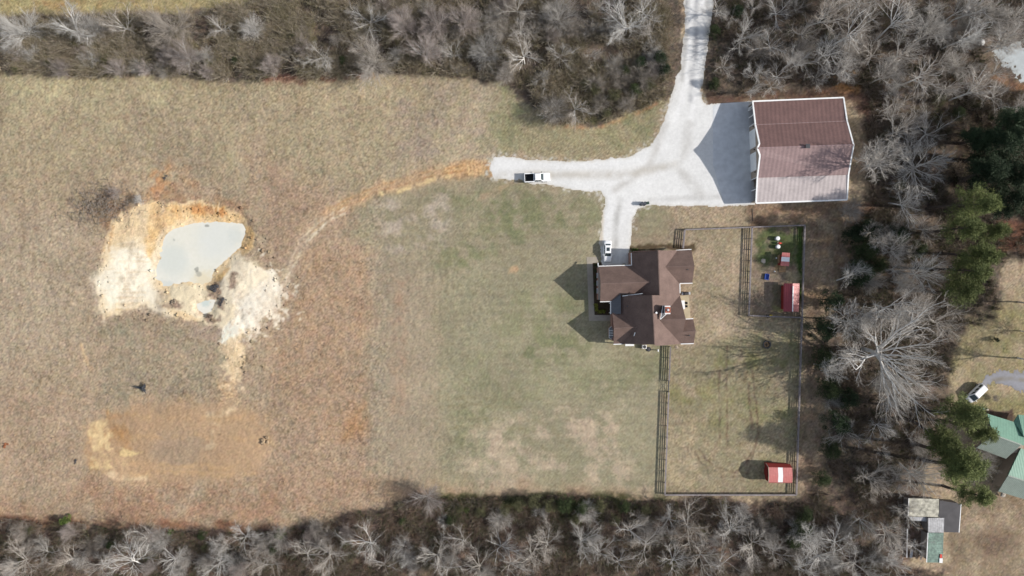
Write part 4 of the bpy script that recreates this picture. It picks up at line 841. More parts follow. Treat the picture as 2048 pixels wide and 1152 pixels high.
# ------------------------------------------------------------------ fences
def fence(label, p0, p1, n, h=1.05, rails=4, group='paddock fences', skip=()):
    a, b = np.array(p0, float), np.array(p1, float); t = empty('rail_fence', (a + b) / 2, 0, label, 'fence', group)
    d = (b - a) / np.linalg.norm(b - a); nx = np.array((-d[1], d[0], 0))
    for i in range(n + 1):
        c = lerp(a, b, i / n); MB().box((c[0] - .07, c[1] - .07, 0), (c[0] + .07, c[1] + .07, h + .05 + .03 * math.sin(i * 7.3)), .96).build('post', M['fence'], t, t)
    runs, cur = [], []
    for i in range(n):
        if i in skip: runs.append(cur); cur = []
        else: cur.append(i)
    runs.append(cur)
    for run in [q for q in runs if q]:
        for k in range(rails):
            z = h * (k + 1) / rails; mb = MB()
            for i in run:
                q0, q1 = lerp(a, b, (i + .01) / n) + nx * .09, lerp(a, b, (i + .99) / n) + nx * .09; q0[2] = q1[2] = z + .015 * math.sin(i * 3.1 + k); mb.bar(q0, q1, .04, .13)
            mb.build('rail', M['fence'], t, t)
        cap = MB()
        for i in run:
            q0, q1 = lerp(a, b, i / n) + nx * .03, lerp(a, b, (i + 1) / n) + nx * .03; q0[2] = q1[2] = h + .06; cap.bar(q0, q1, .28, .035)
        cap.build('cap_rail', M['fence'], t, t)
    return t
G = lambda u, v: P(u, v, 0)
fence('long grey rail fence along the north side of the back yard', G(1368, 460.5), G(1606, 451.5), 11)
fence('long grey rail fence on the east edge beside the woods', G(1606, 451.5), G(1589, 987), 25)
fence('grey rail fence along the south edge by the red striped shed', G(1589, 987), G(1327.5, 987), 12)
fence('grey rail fence running south from the house', G(1338.5, 693), G(1327.5, 987), 13, skip=(3,))
fence('grey rail fence on the west side of the chicken run', G(1501, 455.5), G(1494.5, 631), 8)
fence('low grey rail fence closing the south side of the chicken run', G(1494.5, 631), G(1598, 635), 5)
fence('short grey rail fence between the house and the north fence', G(1364.5, 497), G(1368, 460.5), 2)
def gate(label, a, b, h=1.1):
    a, b = np.array(a, float), np.array(b, float); t = empty('yard_gate', (a + b) / 2, 0, label, 'gate'); L = np.linalg.norm(b - a)
    mb = MB()
    for k in range(5):
        z = .15 + k * (h - .15) / 4; mb.tube(tuple(a[:2]) + (z,), tuple(b[:2]) + (z,), .03, .03, 6)
    mb.build('rail', M['darksteel'], t, t)
    mb = MB().tube(tuple(a[:2]) + (.15,), tuple(b[:2]) + (h,), .03, .03, 6).tube(tuple(a[:2]) + (h,), tuple(b[:2]) + (.15,), .03, .03, 6); mb.build('brace', M['darksteel'], t, t)
    for p in (a, b): MB().tube(tuple(p[:2]) + (0,), tuple(p[:2]) + (h + .15,), .05, .05, 8).build('upright', M['darksteel'], t, t)
p0, p1 = G(1338.5, 693), G(1327.5, 987); gate('dark braced gate in the fence running south from the house', lerp(p0, p1, 3.06 / 13), lerp(p0, p1, 3.94 / 13))
gate('pale slanting gate at the corner of the chicken run', G(1599, 634), G(1605.5, 638.5), .9)
mb = MB(); a, b = G(1504.5, 418), G(1505.5, 442); mb.tube(tuple(a[:2]) + (.06,), tuple(b[:2]) + (.06,), .05, .05, 6)
tag(mb.build('drain_pipe', M['black']), 'thin black pipe on the ground south of the barn', 'pipe')

# ------------------------------------------------------------------ red sheds and the chicken run
def Z3(X, Y, h): return P(1525 + X / 6.067, 460 + Y / 6.067, h)
def Z4(X, Y, h): return P(1480 + X / 10.47, 900 + Y / 10.47, h)
def shed_walls(t, xy, h, m, ins=.12):
    c = sum(np.array(p) for p in xy) / len(xy); mb = MB(); mb.prism([tuple(c[:2] + (np.array(p[:2]) - c[:2]) * (1 - ins)) for p in xy], 0.05, h); return mb.build('wall', m, t, t)
t = empty('red_shed', P(1580, 594, 0), 0, 'red chicken shed with one dark and one bright roof slope beside the east fence', 'shed', None)
a, b, c_, d = Z3(258, 648, 2.0), Z3(368, 648, 2.75), Z3(365, 990, 2.75), Z3(254, 990, 2.0); e, f_ = Z3(450, 648, 2.2), Z3(441, 990, 2.2)
MB().slab([a, d, c_, b], .07).build('roof', M['red2'], t, t); MB().slab([b, c_, f_, e], .07).build('roof', M['red1'], t, t)
m_ = MB(); edge(m_, Z3(373, 680, 2.76), Z3(365, 990, 2.76), .22, .04, .04); m_.build('ridge_strip', M['white'], t, t)
shed_walls(t, [Z3(258, 655, 2.0), Z3(440, 655, 2.0), Z3(436, 985, 2.0), Z3(256, 985, 2.0)], 2.0, M['redwall'])
a = Z3(262, 820, 2.0); dd = MB().box((a[0] + .02, a[1] - .45, .1), (a[0] + .12, a[1] + .45, 1.8)).build('door', M['redwall'], t, t); MB().box((a[0] - .02, a[1] + .3, .9), (a[0] + .02, a[1] + .36, 1.1)).build('handle', M['black'], dd, t)
t = empty('chicken_coop', P(1566, 520, 0), 0, 'small red chicken coop with a clear panel across its roof', 'coop')
A, B_, D_, E_ = Z3(240, 272, 1.75), Z3(334, 278, 1.95), Z3(322, 440, 1.95), Z3(218, 432, 1.75)
for s0, s1, m, nm, up in ((0, .335, 'red1', 'roof', 0), (.335, .665, 'clear', 'roof_panel', .0), (.665, 1, 'red1', 'roof', 0)):
    MB().slab([lerp(A, E_, s0), lerp(A, E_, s1), lerp(B_, D_, s1), lerp(B_, D_, s0)], .05).build(nm, M[m], t, t)
shed_walls(t, [Z3(225, 290, 1.7), Z3(325, 290, 1.7), Z3(315, 432, 1.7), Z3(212, 432, 1.7)], 1.7, M['redwall'])
nb_ = Z3(213, 350, 1.0); MB().box((nb_[0] - .25, nb_[1] - .9, .3), (nb_[0] + .3, nb_[1] + .9, 1.0)).build('nest_box', M['wood'], t, t)
rp = Z3(228, 470, .5); MB().slab([Z3(205, 440, .6), Z3(285, 440, .6), Z3(280, 510, .08), Z3(200, 512, .08)], .06).build('ramp', M['wood'], t, t)
t = empty('striped_shed', P(1556, 946, 0), 0, 'red barn-roofed shed with white stripe across the roof in the south yard', 'shed')
Wp = [Z4(540, 275, 1.9), Z4(597, 362, 2.75), Z4(605, 538, 3.1), Z4(598, 672, 2.65), Z4(590, 690, 1.9)]
Ep = [Z4(1050, 295, 1.9), Z4(1092, 372, 2.75), Z4(1103, 548, 3.1), Z4(1094, 678, 2.65), Z4(1085, 694, 1.9)]
for i in range(4):
    m_t = M['red2'] if i == 0 else M['red1']
    if i == 0 or i == 3:
        MB().slab([Wp[i], Wp[i + 1], Ep[i + 1], Ep[i]], .06).build('roof', M['redwall'] if i == 0 else M['red1'], t, t); continue
    for s0, s1, k in ((0, .4, 0), (.4, .6, 1), (.6, 1, 0)):
        if k: q_ = [lerp(Wp[i], Ep[i], s0), lerp(Wp[i + 1], Ep[i + 1], s0), lerp(Wp[i + 1], Ep[i + 1], s1), lerp(Wp[i], Ep[i], s1)]; MB().slab(q_, .06).build('roof_panel', M['white'], t, t)
        else: MB().slab([lerp(Wp[i], Ep[i], s0), lerp(Wp[i + 1], Ep[i + 1], s0), lerp(Wp[i + 1], Ep[i + 1], s1), lerp(Wp[i], Ep[i], s1)], .06).build('roof', M['red1'], t, t)
shed_walls(t, [Z4(560, 285, 1.9), Z4(1050, 305, 1.9), Z4(1075, 690, 1.9), Z4(585, 682, 1.9)], 1.9, M['redwall'], .06)
gm = MB(); 
for pts_ in (Wp, Ep):
    cx_ = np.mean([p[0] for p in pts_]) + (.25 if pts_ is Wp else -.25); k = len(pts_); pr = [np.array((cx_, p[1], p[2] - .1)) for p in pts_]
    gm.add([p + np.array((.05, 0, 0)) for p in pr] + [p - np.array((.05, 0, 0)) for p in pr], [tuple(range(k)), tuple(range(2 * k - 1, k - 1, -1))])
gm.build('gable', M['redwall'], t, t)
wt = MB()
for i in range(4): edge(wt, Wp[i], Wp[i + 1], .12, .1, .015)
wt.build('rake_trim', M['siding'], t, t)
dx = Z4(545, 470, 1.2); dr = MB().box((dx[0] - .02, dx[1] - .7, .1), (dx[0] + .06, dx[1] + .7, 1.9)).build('door', M['redwall'], t, t)
MB().box((dx[0] - .06, dx[1] - .1, .9), (dx[0] - .02, dx[1] - .04, 1.1)).build('handle', M['black'], dr, t)

def drum(name, label, cat, uv, r, h, m, group=None, lid='steel'):
    c = P(*uv, h / 2); t = empty(name, (c[0], c[1], 0), 0, label, cat, group)
    MB().lathe((c[0], c[1], 0), [(r * .92, 0), (r, .05), (r, h * .33), (r * 1.03, h * .35), (r, h * .38), (r, h * .68), (r * 1.03, h * .7), (r, h * .73), (r, h * .95), (r * .9, h)], 16).build('body', M[m], t, t)
    MB().lathe((c[0], c[1], h - .02), [(r * .86, 0), (r * .86, .05), (r * .3, .09)], 16).build('lid', M[lid], t, t); return t
drum('water_barrel', 'rounded pale grey barrel nearer the north fence in the chicken run', 'barrel', (1554.5, 477), .48, .9, 'steel', lid='white')
drum('water_barrel', 'rounded pale grey barrel just north of the red coop', 'barrel', (1555.5, 493.5), .45, .85, 'steel', lid='white')
c = P(1558.5, 486.5, .3); t = empty('poultry_feeder', (c[0], c[1], 0), 0, 'small red feeder between the two grey barrels', 'feeder')
MB().lathe((c[0] - .15, c[1], 0), [(.3, 0), (.34, .06), (.34, .12), (.2, .14), (.18, .55), (.24, .6)], 14).build('base', M['siding'], t, t); MB().lathe((c[0] - .1, c[1], .6), [(.26, 0), (.24, .1), (.04, .32)], 14).build('lid', M['red'], t, t)
MB().box((c[0] + .1, c[1] - .12, .3), (c[0] + .55, c[1] + .12, .45)).build('tray', M['red'], t, t)
c = P(1533.7, 553.5, .25); t = empty('blue_tub', (c[0], c[1], 0), R(-8), 'open blue rectangular tub on the bare ground of the run', 'tub')
mb = MB(); mb.box((-.42, -.6, 0), (.42, .6, .06)); 
for x0, y0, x1, y1 in ((-.46, -.64, -.4, .64), (.4, -.64, .46, .64), (-.4, -.64, .4, -.58), (-.4, .58, .4, .64)): mb.box((x0, y0, .0), (x1, y1, .42))
mb.build('body', M['blue'], t, bevel=.02); MB().box((-.1, -.68, .3), (.1, -.64, .36)).box((-.1, .64, .3), (.1, .68, .36)).build('handle', M['blue'], t)
def rock(name, label, cat, uv, r, m, seed, flat_=.6, group=None, z=0.0):
    rg_ = random.Random(seed); c = P(*uv, r * flat_ * .5); vs, fs, n, k = [], [], 9, 5
    for i in range(k):
        ph = math.pi * .5 * i / k
        for j in range(n):
            th = 2 * math.pi * j / n; q = r * (.78 + .4 * rg_.random()); vs.append((c[0] + q * math.cos(ph) * math.cos(th), c[1] + q * math.cos(ph) * math.sin(th), z - .05 + q * flat_ * math.sin(ph)))
    vs.append((c[0], c[1], z + r * flat_ * .95))
    for i in range(k - 1):
        for j in range(n): fs.append((i * n + j, i * n + (j + 1) % n, (i + 1) * n + (j + 1) % n, (i + 1) * n + j))
    for j in range(n): fs.append(((k - 1) * n + j, (k - 1) * n + (j + 1) % n, k * n))
    return tag(MB().add(vs, fs).build(name, m), label, cat, group)
def heap(name, label, cat, uv, r, m, seed, n=9, z=0.0, squash=.7, sz=.4):
    rg_ = random.Random(seed); t = empty(name, tuple(P(*uv, 0)[:2]) + (z,), 0, label, cat)
    mb = MB()
    for i in range(n):
        a, q = rg_.uniform(0, 6.28), r * math.sqrt(rg_.random()); c = np.array(P(*uv, 0)) + np.array((q * math.cos(a), q * math.sin(a) * squash, z)); s = r * sz * (.6 + .8 * rg_.random()); k = 7
        prof = [(s * (.9 + .3 * rg_.random()), -.15), (s, s * .25), (s * .6, s * .6 + .15 * rg_.random()), (.02, s * .75)]
        o = len(mb.v); mb.lathe(tuple(c), prof, k)
        for ii in range(o, len(mb.v)): p = mb.v[ii]; mb.v[ii] = (p[0] + rg_.uniform(-.12, .12) * s * 2, p[1] + rg_.uniform(-.12, .12) * s * 2, p[2] + rg_.uniform(-.1, .1) * s)
    mb.build('clods', m, t, t); return t
rock('boulder', 'pale flat boulder by the west fence of the chicken run', 'rock', (1527, 522), .55, M['stone'], 3, .5)
rock('feed_pan', 'small white pan on the ground west of the coop', 'pan', (1553, 516), .2, M['white'], 4, .6)
rock('paving_stone', 'tan square stone beside the fence post south of the house', 'stone', (1353.5, 694.5), .42, M['siding'], 6, .35)
rock('feed_bucket', 'small grey bucket south of the coop ramp', 'bucket', (1549.5, 543), .2, M['steel'], 8, .9)
drum('black_bucket', 'black bucket standing at the run’s south fence'.replace('’', "'"), 'bucket', (1535.5, 632), .32, .5, 'black', lid='black')
c = P(1541.5, 631.5, .3); t = empty('ride_on_toy', (c[0], c[1], 0), R(10), 'yellow ride-on toy beside the black bucket', 'toy')
MB().box((-.45, -.2, .15), (.4, .2, .42), .8).build('body', M['yellow'], t, bevel=.04); MB().box((-.4, -.18, .42), (-.15, .18, .62), .8).build('seat', M['yellow'], t, bevel=.03)
for x in (-.3, .28):
    for y in (-.22, .22): MB().tube((x, y - .05, .15), (x, y + .05, .15), .15, .15, 12).build('wheel', M['black'], t)
c = P(1534, 689, .2); t = empty('fire_pit', (c[0], c[1], 0), 0, 'dark ring of a fire pit on the yard grass', 'fire pit')
mb = MB()
for k in range(16):
    a = 2 * math.pi * k / 16; mb.prism([(c[0] + q * math.cos(a + o), c[1] + q * math.sin(a + o)) for q, o in ((.68, -.17), (.9, -.18), (.9, .18), (.68, .17))], 0, .28 + .05 * (k % 3))
mb.build('ring', M['darksteel'], t, t); MB().lathe((c[0], c[1], 0), [(.66, 0), (.5, .06), (.1, .1)], 16).build('ash_bed', M['wood'], t, t)
mb = MB()
for a in (.4, 1.9, 3.3, 4.6): mb.tube((c[0] + .4 * math.cos(a), c[1] + .4 * math.sin(a), .1), (c[0] - .1 * math.cos(a), c[1] - .1 * math.sin(a), .25), .07, .06, 6)
mb.build('charred_logs', M['black'], t, t)

# ------------------------------------------------------------------ things round the house
def bin_(uv, rz, label, m, group='rubbish bins by the drive'):
    c = P(*uv, .5); t = empty('wheelie_bin', (c[0], c[1], .03), rz, label, 'bin', group)
    MB().box((-.27, -.32, .06), (.27, .32, 1.0)).build('body', M[m], t, bevel=.03); o = t.children[0]
    for v_ in o.data.vertices:
        if v_.co.z < .5: v_.co.x *= .82; v_.co.y *= .82
    MB().box((-.31, -.37, 1.0), (.31, .37, 1.07), .9).build('lid', M[m], t, bevel=.02); MB().tube((-.26, -.4, .95), (.26, -.4, .95), .025, .025, 6).build('handle', M['black'], t)
    for x in (-.26, .26): MB().tube((x - .04, -.3, .12), (x + .04, -.3, .12), .12, .12, 12).build('wheel', M['rubber'], t)
bin_((1283.5, 407.5), R(-35), 'dark grey wheelie bin, westernmost of the row on the gravel edge', 'bin'); bin_((1289.3, 407.2), R(-30), 'dark grey wheelie bin, middle one of the row on the gravel edge', 'bin')
bin_((1294.3, 406.6), R(-80), 'dark green wheelie bin tilted at the east end of the row', 'bingreen')
c = P(1288.5, 693.5, .4); t = empty('heat_pump', (c[0], c[1], 0), 0, 'white outdoor cooling unit against the south wall of the house', 'cooling unit')
MB().box((c[0] - .45, c[1] - .4, .08), (c[0] + .45, c[1] + .4, .85)).build('body', M['white'], t, t, bevel=.03); fg = MB().lathe((c[0], c[1], .86), [(.34, 0), (.34, .03), (.28, .04), (.28, .01)], 18).build('fan_guard', M['darksteel'], t, t)
MB().box((c[0] - .6, c[1] - .5, 0.0), (c[0] + .6, c[1] + .5, .08)).build('base', M['path'], t, t)
t = drum('well_cover', 'round dark cover on the ground by the cooling unit', 'cover', (1297.3, 698.5), .5, .14, 'black', lid='darksteel')
c = P(1315.5, 700.5, .4); t = empty('marker_post', (c[0], c[1], 0), 0, 'short white post in the grass south of the house', 'post')
MB().box((c[0] - .09, c[1] - .09, 0), (c[0] + .09, c[1] + .09, .95)).build('shaft', M['white'], t, t); MB().box((c[0] - .14, c[1] - .3, .95), (c[0] + .14, c[1] + .3, 1.05), .85).build('cap', M['white'], t, t)
c = P(1371.5, 587, .6); t = empty('barbecue_grill', (c[0], c[1], .04), R(4), 'dark covered barbecue grill at the north end of the patio', 'grill')
MB().box((-.6, -.3, .1), (.6, .3, .85)).build('cart', M['darksteel'], t, bevel=.02); MB().tube((-.42, 0, .9), (.42, 0, .9), .32, .32, 14).build('hood', M['darksteel'], t); MB().box((.6, -.28, .78), (.95, .28, .83)).box((-.95, -.28, .78), (-.6, .28, .83)).build('side_shelf', M['steel'], t)
for x in (-.5, .5): MB().tube((x, -.33, .1), (x, .33, .1), .1, .1, 10).build('wheel', M['rubber'], t)
c = P(1366, 609.5, .7); t = empty('patio_table', (c[0], c[1], .04), R(3), 'long white table on the patio behind the house', 'table')
MB().box((-.38, -.95, .7), (.38, .95, .75)).build('table_top', M['white'], t, bevel=.01)
for x in (-.3, .3):
    for y in (-.8, .8): MB().tube((x, y, 0), (x, y, .7), .035, .035, 6).build('leg', M['white'], t)
for vv, nm in ((606, 'dark patio chair on the north half of the white table'), (612.5, 'dark patio chair on the south half of the white table')):
    c = P(1371.8, vv, .5); t = empty('patio_chair', (c[0], c[1], .04), R(2), nm, 'chair', 'patio chairs')
    MB().box((-.24, -.25, .4), (.24, .25, .45)).build('seat', M['black'], t, bevel=.01); MB().box((.2, -.25, .45), (.26, .25, .9)).build('backrest', M['black'], t)
    for x in (-.21, .21):
        for y in (-.22, .22): MB().tube((x, y, 0), (x, y, .4), .02, .02, 6).build('leg', M['black'], t)

# ------------------------------------------------------------------ clods, heaps and odds and ends of the field
heap('clod_heap', 'dark clod heap at the south-east tip of the milky pond', 'heap', (430, 577), .95, M['darkrock'], 1, 12, -.1, sz=.32)
heap('clod_heap', 'tall dark clod heap on the pit rim east of the small puddle', 'heap', (447, 604), .9, M['darkrock'], 2, 10, .1, 1.3, .32)
heap('clod_heap', 'brown clod heap on the south rim of the small puddle', 'heap', (419, 632), .7, mat('brown_clods', (.12, .09, .07), .95, .3, 2, bump=.5), 3, 8, .05, .5, .35)
heap('clod_heap', 'curved brown clod ridge west of the small puddle', 'heap', (344, 603), .8, mat('tan_clods', (.2, .16, .12), .95, .3, 2, bump=.5), 4, 9, 0, .6, .3)
heap('spoil_heap', 'small dirt heap with a dark side on the bare scrape', 'heap', (531, 880), .8, mat('tan_spoil', (.3, .22, .14), .95, .3, 2, bump=.5), 5, 8, .1, 1.2, .45)
heap('clod_heap', 'small dark clods on the pale mark by the scrape', 'heap', (148, 922), .5, M['darkrock'], 6, 6, 0, 1.4, .3)
heap('clod_heap', 'dark clods lying north of the pond on the trampled grass', 'heap', (331, 358), .5, M['darkrock'], 7, 6, 0, 2.0, .3)
heap('leaf_heap', 'reddish leaf heap alone at the far left edge', 'heap', (12, 891), .6, mat('red_leaf_litter', (.2, .08, .04), .95, .4, 3, bump=.5), 8, 7, 0, .8, .35)
c = P(286, 776, .3); t = empty('tree_stump', (c[0], c[1], 0), 0, 'dark upturned stump with splayed roots alone in the dry field', 'stump')
mb = MB(); mb.tube((.1, 0, .45), (-.7, .12, .55), .42, .22, 9).tube((-.7, .12, .55), (-1.9, .35, .75), .22, .07, 8); mb.build('trunk', M['stump'], t)
mb = MB(); rg_ = random.Random(4)
for a in (-1.3, -.8, -.35, .1, .5, .9, 1.3): mb.tube((.05, a * .25, .45), (.75, a * .85, .35 + .5 * rg_.random()), .17, .07, 7)
for a in (-.6, .1, .7): mb.tube((.05, a * .2, .6), (.35, a * .6, 1.5), .15, .05, 7)
mb.build('roots', M['stump'], t)
rock('tarpaulin', 'crumpled white tarpaulin lying at the gravel clearing edge', 'tarpaulin', (1963, 84), .9, M['white'], 12, .45)
drum('rain_barrel', 'pale turquoise barrel at the corner of the green-roofed house', 'barrel', (1962, 818), .45, 1.2, 'shedgreen', lid='greenroof')
rock('garden_stone', 'tan stone at the south corner of the green-roofed house', 'stone', (2007, 990), .6, M['stone'], 14, .4)
rock('garden_stone', 'pale stone in the bed north of the green-roofed house', 'stone', (1974, 819), .4, M['stone'], 15, .4)

# ------------------------------------------------------------------ trees
def tubes(segs, n):
    """segs: (k, 8) p0 p1 r0 r1 -> verts, quads (open tubes)"""
    A = np.asarray(segs, float); p0, p1, r0, r1 = A[:, :3], A[:, 3:6], A[:, 6], A[:, 7]
    d = p1 - p0; d /= (np.linalg.norm(d, axis=1)[:, None] + 1e-9)
    ref = np.where(np.abs(d[:, 2:3]) > .9, np.array([[1., 0, 0]]), np.array([[0, 0, 1.]]))
    x = np.cross(ref, d); x /= np.linalg.norm(x, axis=1)[:, None]; y = np.cross(d, x)
    t = np.arange(n) * 2 * math.pi / n; dirs = x[:, None, :] * np.cos(t)[None, :, None] + y[:, None, :] * np.sin(t)[None, :, None]
    V0 = p0[:, None, :] + dirs * r0[:, None, None]; V1 = p1[:, None, :] + dirs * r1[:, None, None]
    Vt = np.concatenate([V0, V1], 1).reshape(-1, 3); k = len(A); b = (np.arange(k) * 2 * n)[:, None]; i = np.arange(n)[None, :]; j = (i + 1) % n
    return Vt, np.stack([b + i, b + j, b + n + j, b + n + i], -1).reshape(-1, 4)
def unit(v): return v / (np.linalg.norm(v) + 1e-9)
def rotdir(d, ang, rg):
    a = unit(np.cross(d, rg.normal(0, 1, 3))); return unit(d * math.cos(ang) + a * math.sin(ang))
class Tree:
    def __init__(s, seed): s.rg = np.random.default_rng(seed); s.seg = {0: [], 1: [], 2: [], 3: [], 4: []}
    def branch(s, p, d, L, r, lev, cfg):
        rg = s.rg; n = (5, 5, 4, 3, 2)[lev]; tip = (.55, .3, .3, .35, .5)[lev]; pts = [(p, r, d)]
        for i in range(n):
            d = unit(d + rg.normal(0, cfg['wander'][lev], 3) + np.array((0, 0, cfg['up'][lev])))
            q = p + d * L / n; r2 = r * (1 - (1 - tip) / n * 1.0) if i < n - 1 else r * (.85)
            s.seg[lev].append(np.concatenate([p, q, [r, r2]])); p, r = q, r2; pts.append((p, r, d))
        if lev >= 4: return
        k = cfg['kids'][lev]
        for i in range(k):
            lo = cfg['start'][lev]; f = lo + (1 - lo) * (i + rg.random()) / k; x = f * n; a = min(int(x), n - 1); t = x - a
            q = pts[a][0] * (1 - t) + pts[a + 1][0] * t; rr = pts[a][1]; dd = rotdir(pts[a + 1][2], R(cfg['ang'][lev]) * rg.uniform(.7, 1.25), rg)
            if dd[2] < -.1: dd[2] *= -.3; dd = unit(dd)
            s.branch(q, dd, L * cfg['len'][lev] * (1.15 - .5 * f) * rg.uniform(.75, 1.25), max(rr * .62, cfg['rmin'][lev + 1]), lev + 1, cfg)
TREES = {}
def bare_proto(key, seed, h=12, trunk=.3, r=.2, limbs=7, spread=42, kids=(7, 6, 6, 7), stems=1, limb_len=.62, rm=(.0, .06, .032, .016, .0085), twig='twig', mess=.10, ang=(27, 26, 26), ln=(.78, .66, .5), wl=.06):
    t = Tree(seed); rg = t.rg
    cfg = dict(wander=(.05, wl, mess * .8, mess, .12), up=(.1, .04, .03, .03, .02), kids=(limbs,) + tuple(kids[1:]) + (0,), start=(.6, .12, .15, .2, 0), ang=(spread,) + tuple(ang) + (26,), len=(limb_len / max(trunk, .05),) + tuple(ln) + (.4,), rmin=rm)
    for k in range(stems):
        a = 6.28 * k / stems + rg.uniform(-.4, .4); lean = 0 if stems == 1 else rg.uniform(.15, .5); d = unit(np.array((math.cos(a) * lean, math.sin(a) * lean, 1)))
        t.branch(np.array((.15 * math.cos(a) * (stems > 1), .15 * math.sin(a) * (stems > 1), -.1)), d, h * trunk, r * (1 if stems == 1 else .6), 0, cfg)
    allz = np.array([q[5] for l in t.seg.values() for q in l]); sc = h / allz.max()
    def mk(levs, nn):
        Vs, Fs, o = [], [], 0
        for l, n in zip(levs, nn):
            if not t.seg[l]: continue
            v_, f_ = tubes(t.seg[l], n); Vs.append(v_ * np.array((sc, sc, sc))); Fs.append(f_ + o); o += len(v_)
        return np.concatenate(Vs), np.concatenate(Fs)
    tv, tf = mk((0, 1, 2), (8, 6, 4)); cv, cf = mk((3, 4), (3, 3))
    rad = np.percentile(np.hypot(cv[:, 0], cv[:, 1]), 96)
    TREES[key] = (fast_mesh('trunk', tv, tf, M['bark'], smooth=True), fast_mesh('crown', cv, cf, M[twig]), h, rad)
RMS, RMM, RMT = (0, .036, .024, .012, .006), (0, .06, .038, .019, .0075), (0, .085, .05, .025, .0105)
FK = dict(ang=(38, 38, 36), ln=(.6, .6, .52), wl=.11, mess=.16)      # forked, crooked crowns
bare_proto('oak1', 11, 12, .26, .17, 8, 48, kids=(9, 6, 6, 5), rm=RMM, limb_len=.6, **FK)
bare_proto('oak2', 12, 12, .32, .16, 7, 44, kids=(9, 6, 6, 5), rm=RMM, limb_len=.56, **FK)
bare_proto('oak3', 13, 12, .2, .19, 9, 55, kids=(9, 6, 5, 5), rm=RMM, limb_len=.6, ang=(34, 40, 38), ln=(.62, .6, .5), wl=.14, mess=.18)
bare_proto('oak4', 14, 12, .3, .17, 6, 42, kids=(9, 7, 6, 5), rm=RMM, limb_len=.6, ang=(42, 40, 36), ln=(.62, .6, .5), wl=.12, mess=.2)
bare_proto('oak5', 15, 12, .36, .16, 8, 50, kids=(9, 5, 6, 5), rm=RMM, limb_len=.5, ang=(30, 34, 34), ln=(.7, .62, .5), wl=.1, mess=.12)
bare_proto('fan1', 21, 8, .1, .09, 10, 36, stems=3, limb_len=.62, kids=(9, 6, 6, 4), mess=.06, rm=RMS)
bare_proto('fan2', 22, 8, .1, .09, 8, 42, stems=5, limb_len=.62, kids=(9, 5, 6, 4), mess=.1, rm=RMS, ang=(32, 32, 30))
bare_proto('fan3', 23, 8, .16, .10, 10, 48, stems=2, limb_len=.56, kids=(9, 6, 6, 5), mess=.14, rm=RMS, ang=(34, 36, 34), ln=(.68, .62, .5))
bare_proto('pink1', 31, 9, .14, .10, 12, 32, stems=2, limb_len=.62, kids=(9, 7, 7, 5), twig='twigpink', mess=.06, rm=RMS)
bare_proto('pink2', 32, 9, .16, .12, 16, 38, stems=1, limb_len=.6, kids=(9, 7, 8, 5), twig='twigpink', mess=.06, rm=RMS)
bare_proto('tall1', 41, 20, .42, .23, 8, 38, limb_len=.4, kids=(9, 6, 6, 5), rm=RMT, **FK)
bare_proto('tall2', 42, 20, .46, .23, 7, 34, limb_len=.38, kids=(9, 6, 6, 5), rm=RMT, ang=(30, 34, 34), ln=(.68, .62, .5), wl=.09, mess=.13)
bare_proto('tall3', 43, 20, .36, .25, 9, 46, limb_len=.44, kids=(9, 6, 6, 5), rm=RMT, **FK)
bare_proto('big', 51, 20, .24, .42, 12, 62, limb_len=.6, kids=(9, 7, 6, 5), rm=(0, .13, .062, .028, .0095), ang=(34, 38, 36), ln=(.6, .58, .5), wl=.12, mess=.16)

def blades(c, dirs, L, wdt, rg):
    """flat pointed leaves: centres c (n,3), directions, lengths -> verts, quads"""
    n = len(c); sd = np.cross(dirs, rg.normal(0, 1, (n, 3))); sd /= (np.linalg.norm(sd, axis=1)[:, None] + 1e-9)
    w_ = (wdt * .5)[:, None]; L = L[:, None]
    v_ = np.stack([c, c + dirs * L * .45 + sd * w_, c + dirs * L, c + dirs * L * .45 - sd * w_], 1).reshape(-1, 3)
    return v_, (np.arange(n * 4).reshape(n, 4))
def evergreen_crown(seed, clumps, per, L, wd, dark, light, droop=0.0):
    """clumps: (k,4) centre + radius; leaf blades fill each clump"""
    rg = np.random.default_rng(seed); k = len(clumps); cl = np.repeat(clumps, per, 0); n = len(cl)
    d = rg.normal(0, 1, (n, 3)); d /= np.linalg.norm(d, axis=1)[:, None]; d[:, 2] = d[:, 2] * .8 + .15 - droop
    d /= np.linalg.norm(d, axis=1)[:, None]
    c = cl[:, :3] + d * (cl[:, 3] * rg.random(n) ** .6)[:, None] * np.array((1, 1, .75))
    v_, f_ = blades(c, d, L * rg.uniform(.6, 1.3, n), wd * rg.uniform(.7, 1.3, n), rg)
    t = np.clip(np.repeat(rg.random(k), per) * .6 + rg.random(n) * .4, 0, 1)[:, None]
    col = np.array(dark) * (1 - t) + np.array(light) * t
    return v_, f_, np.repeat(col, 4, 0)
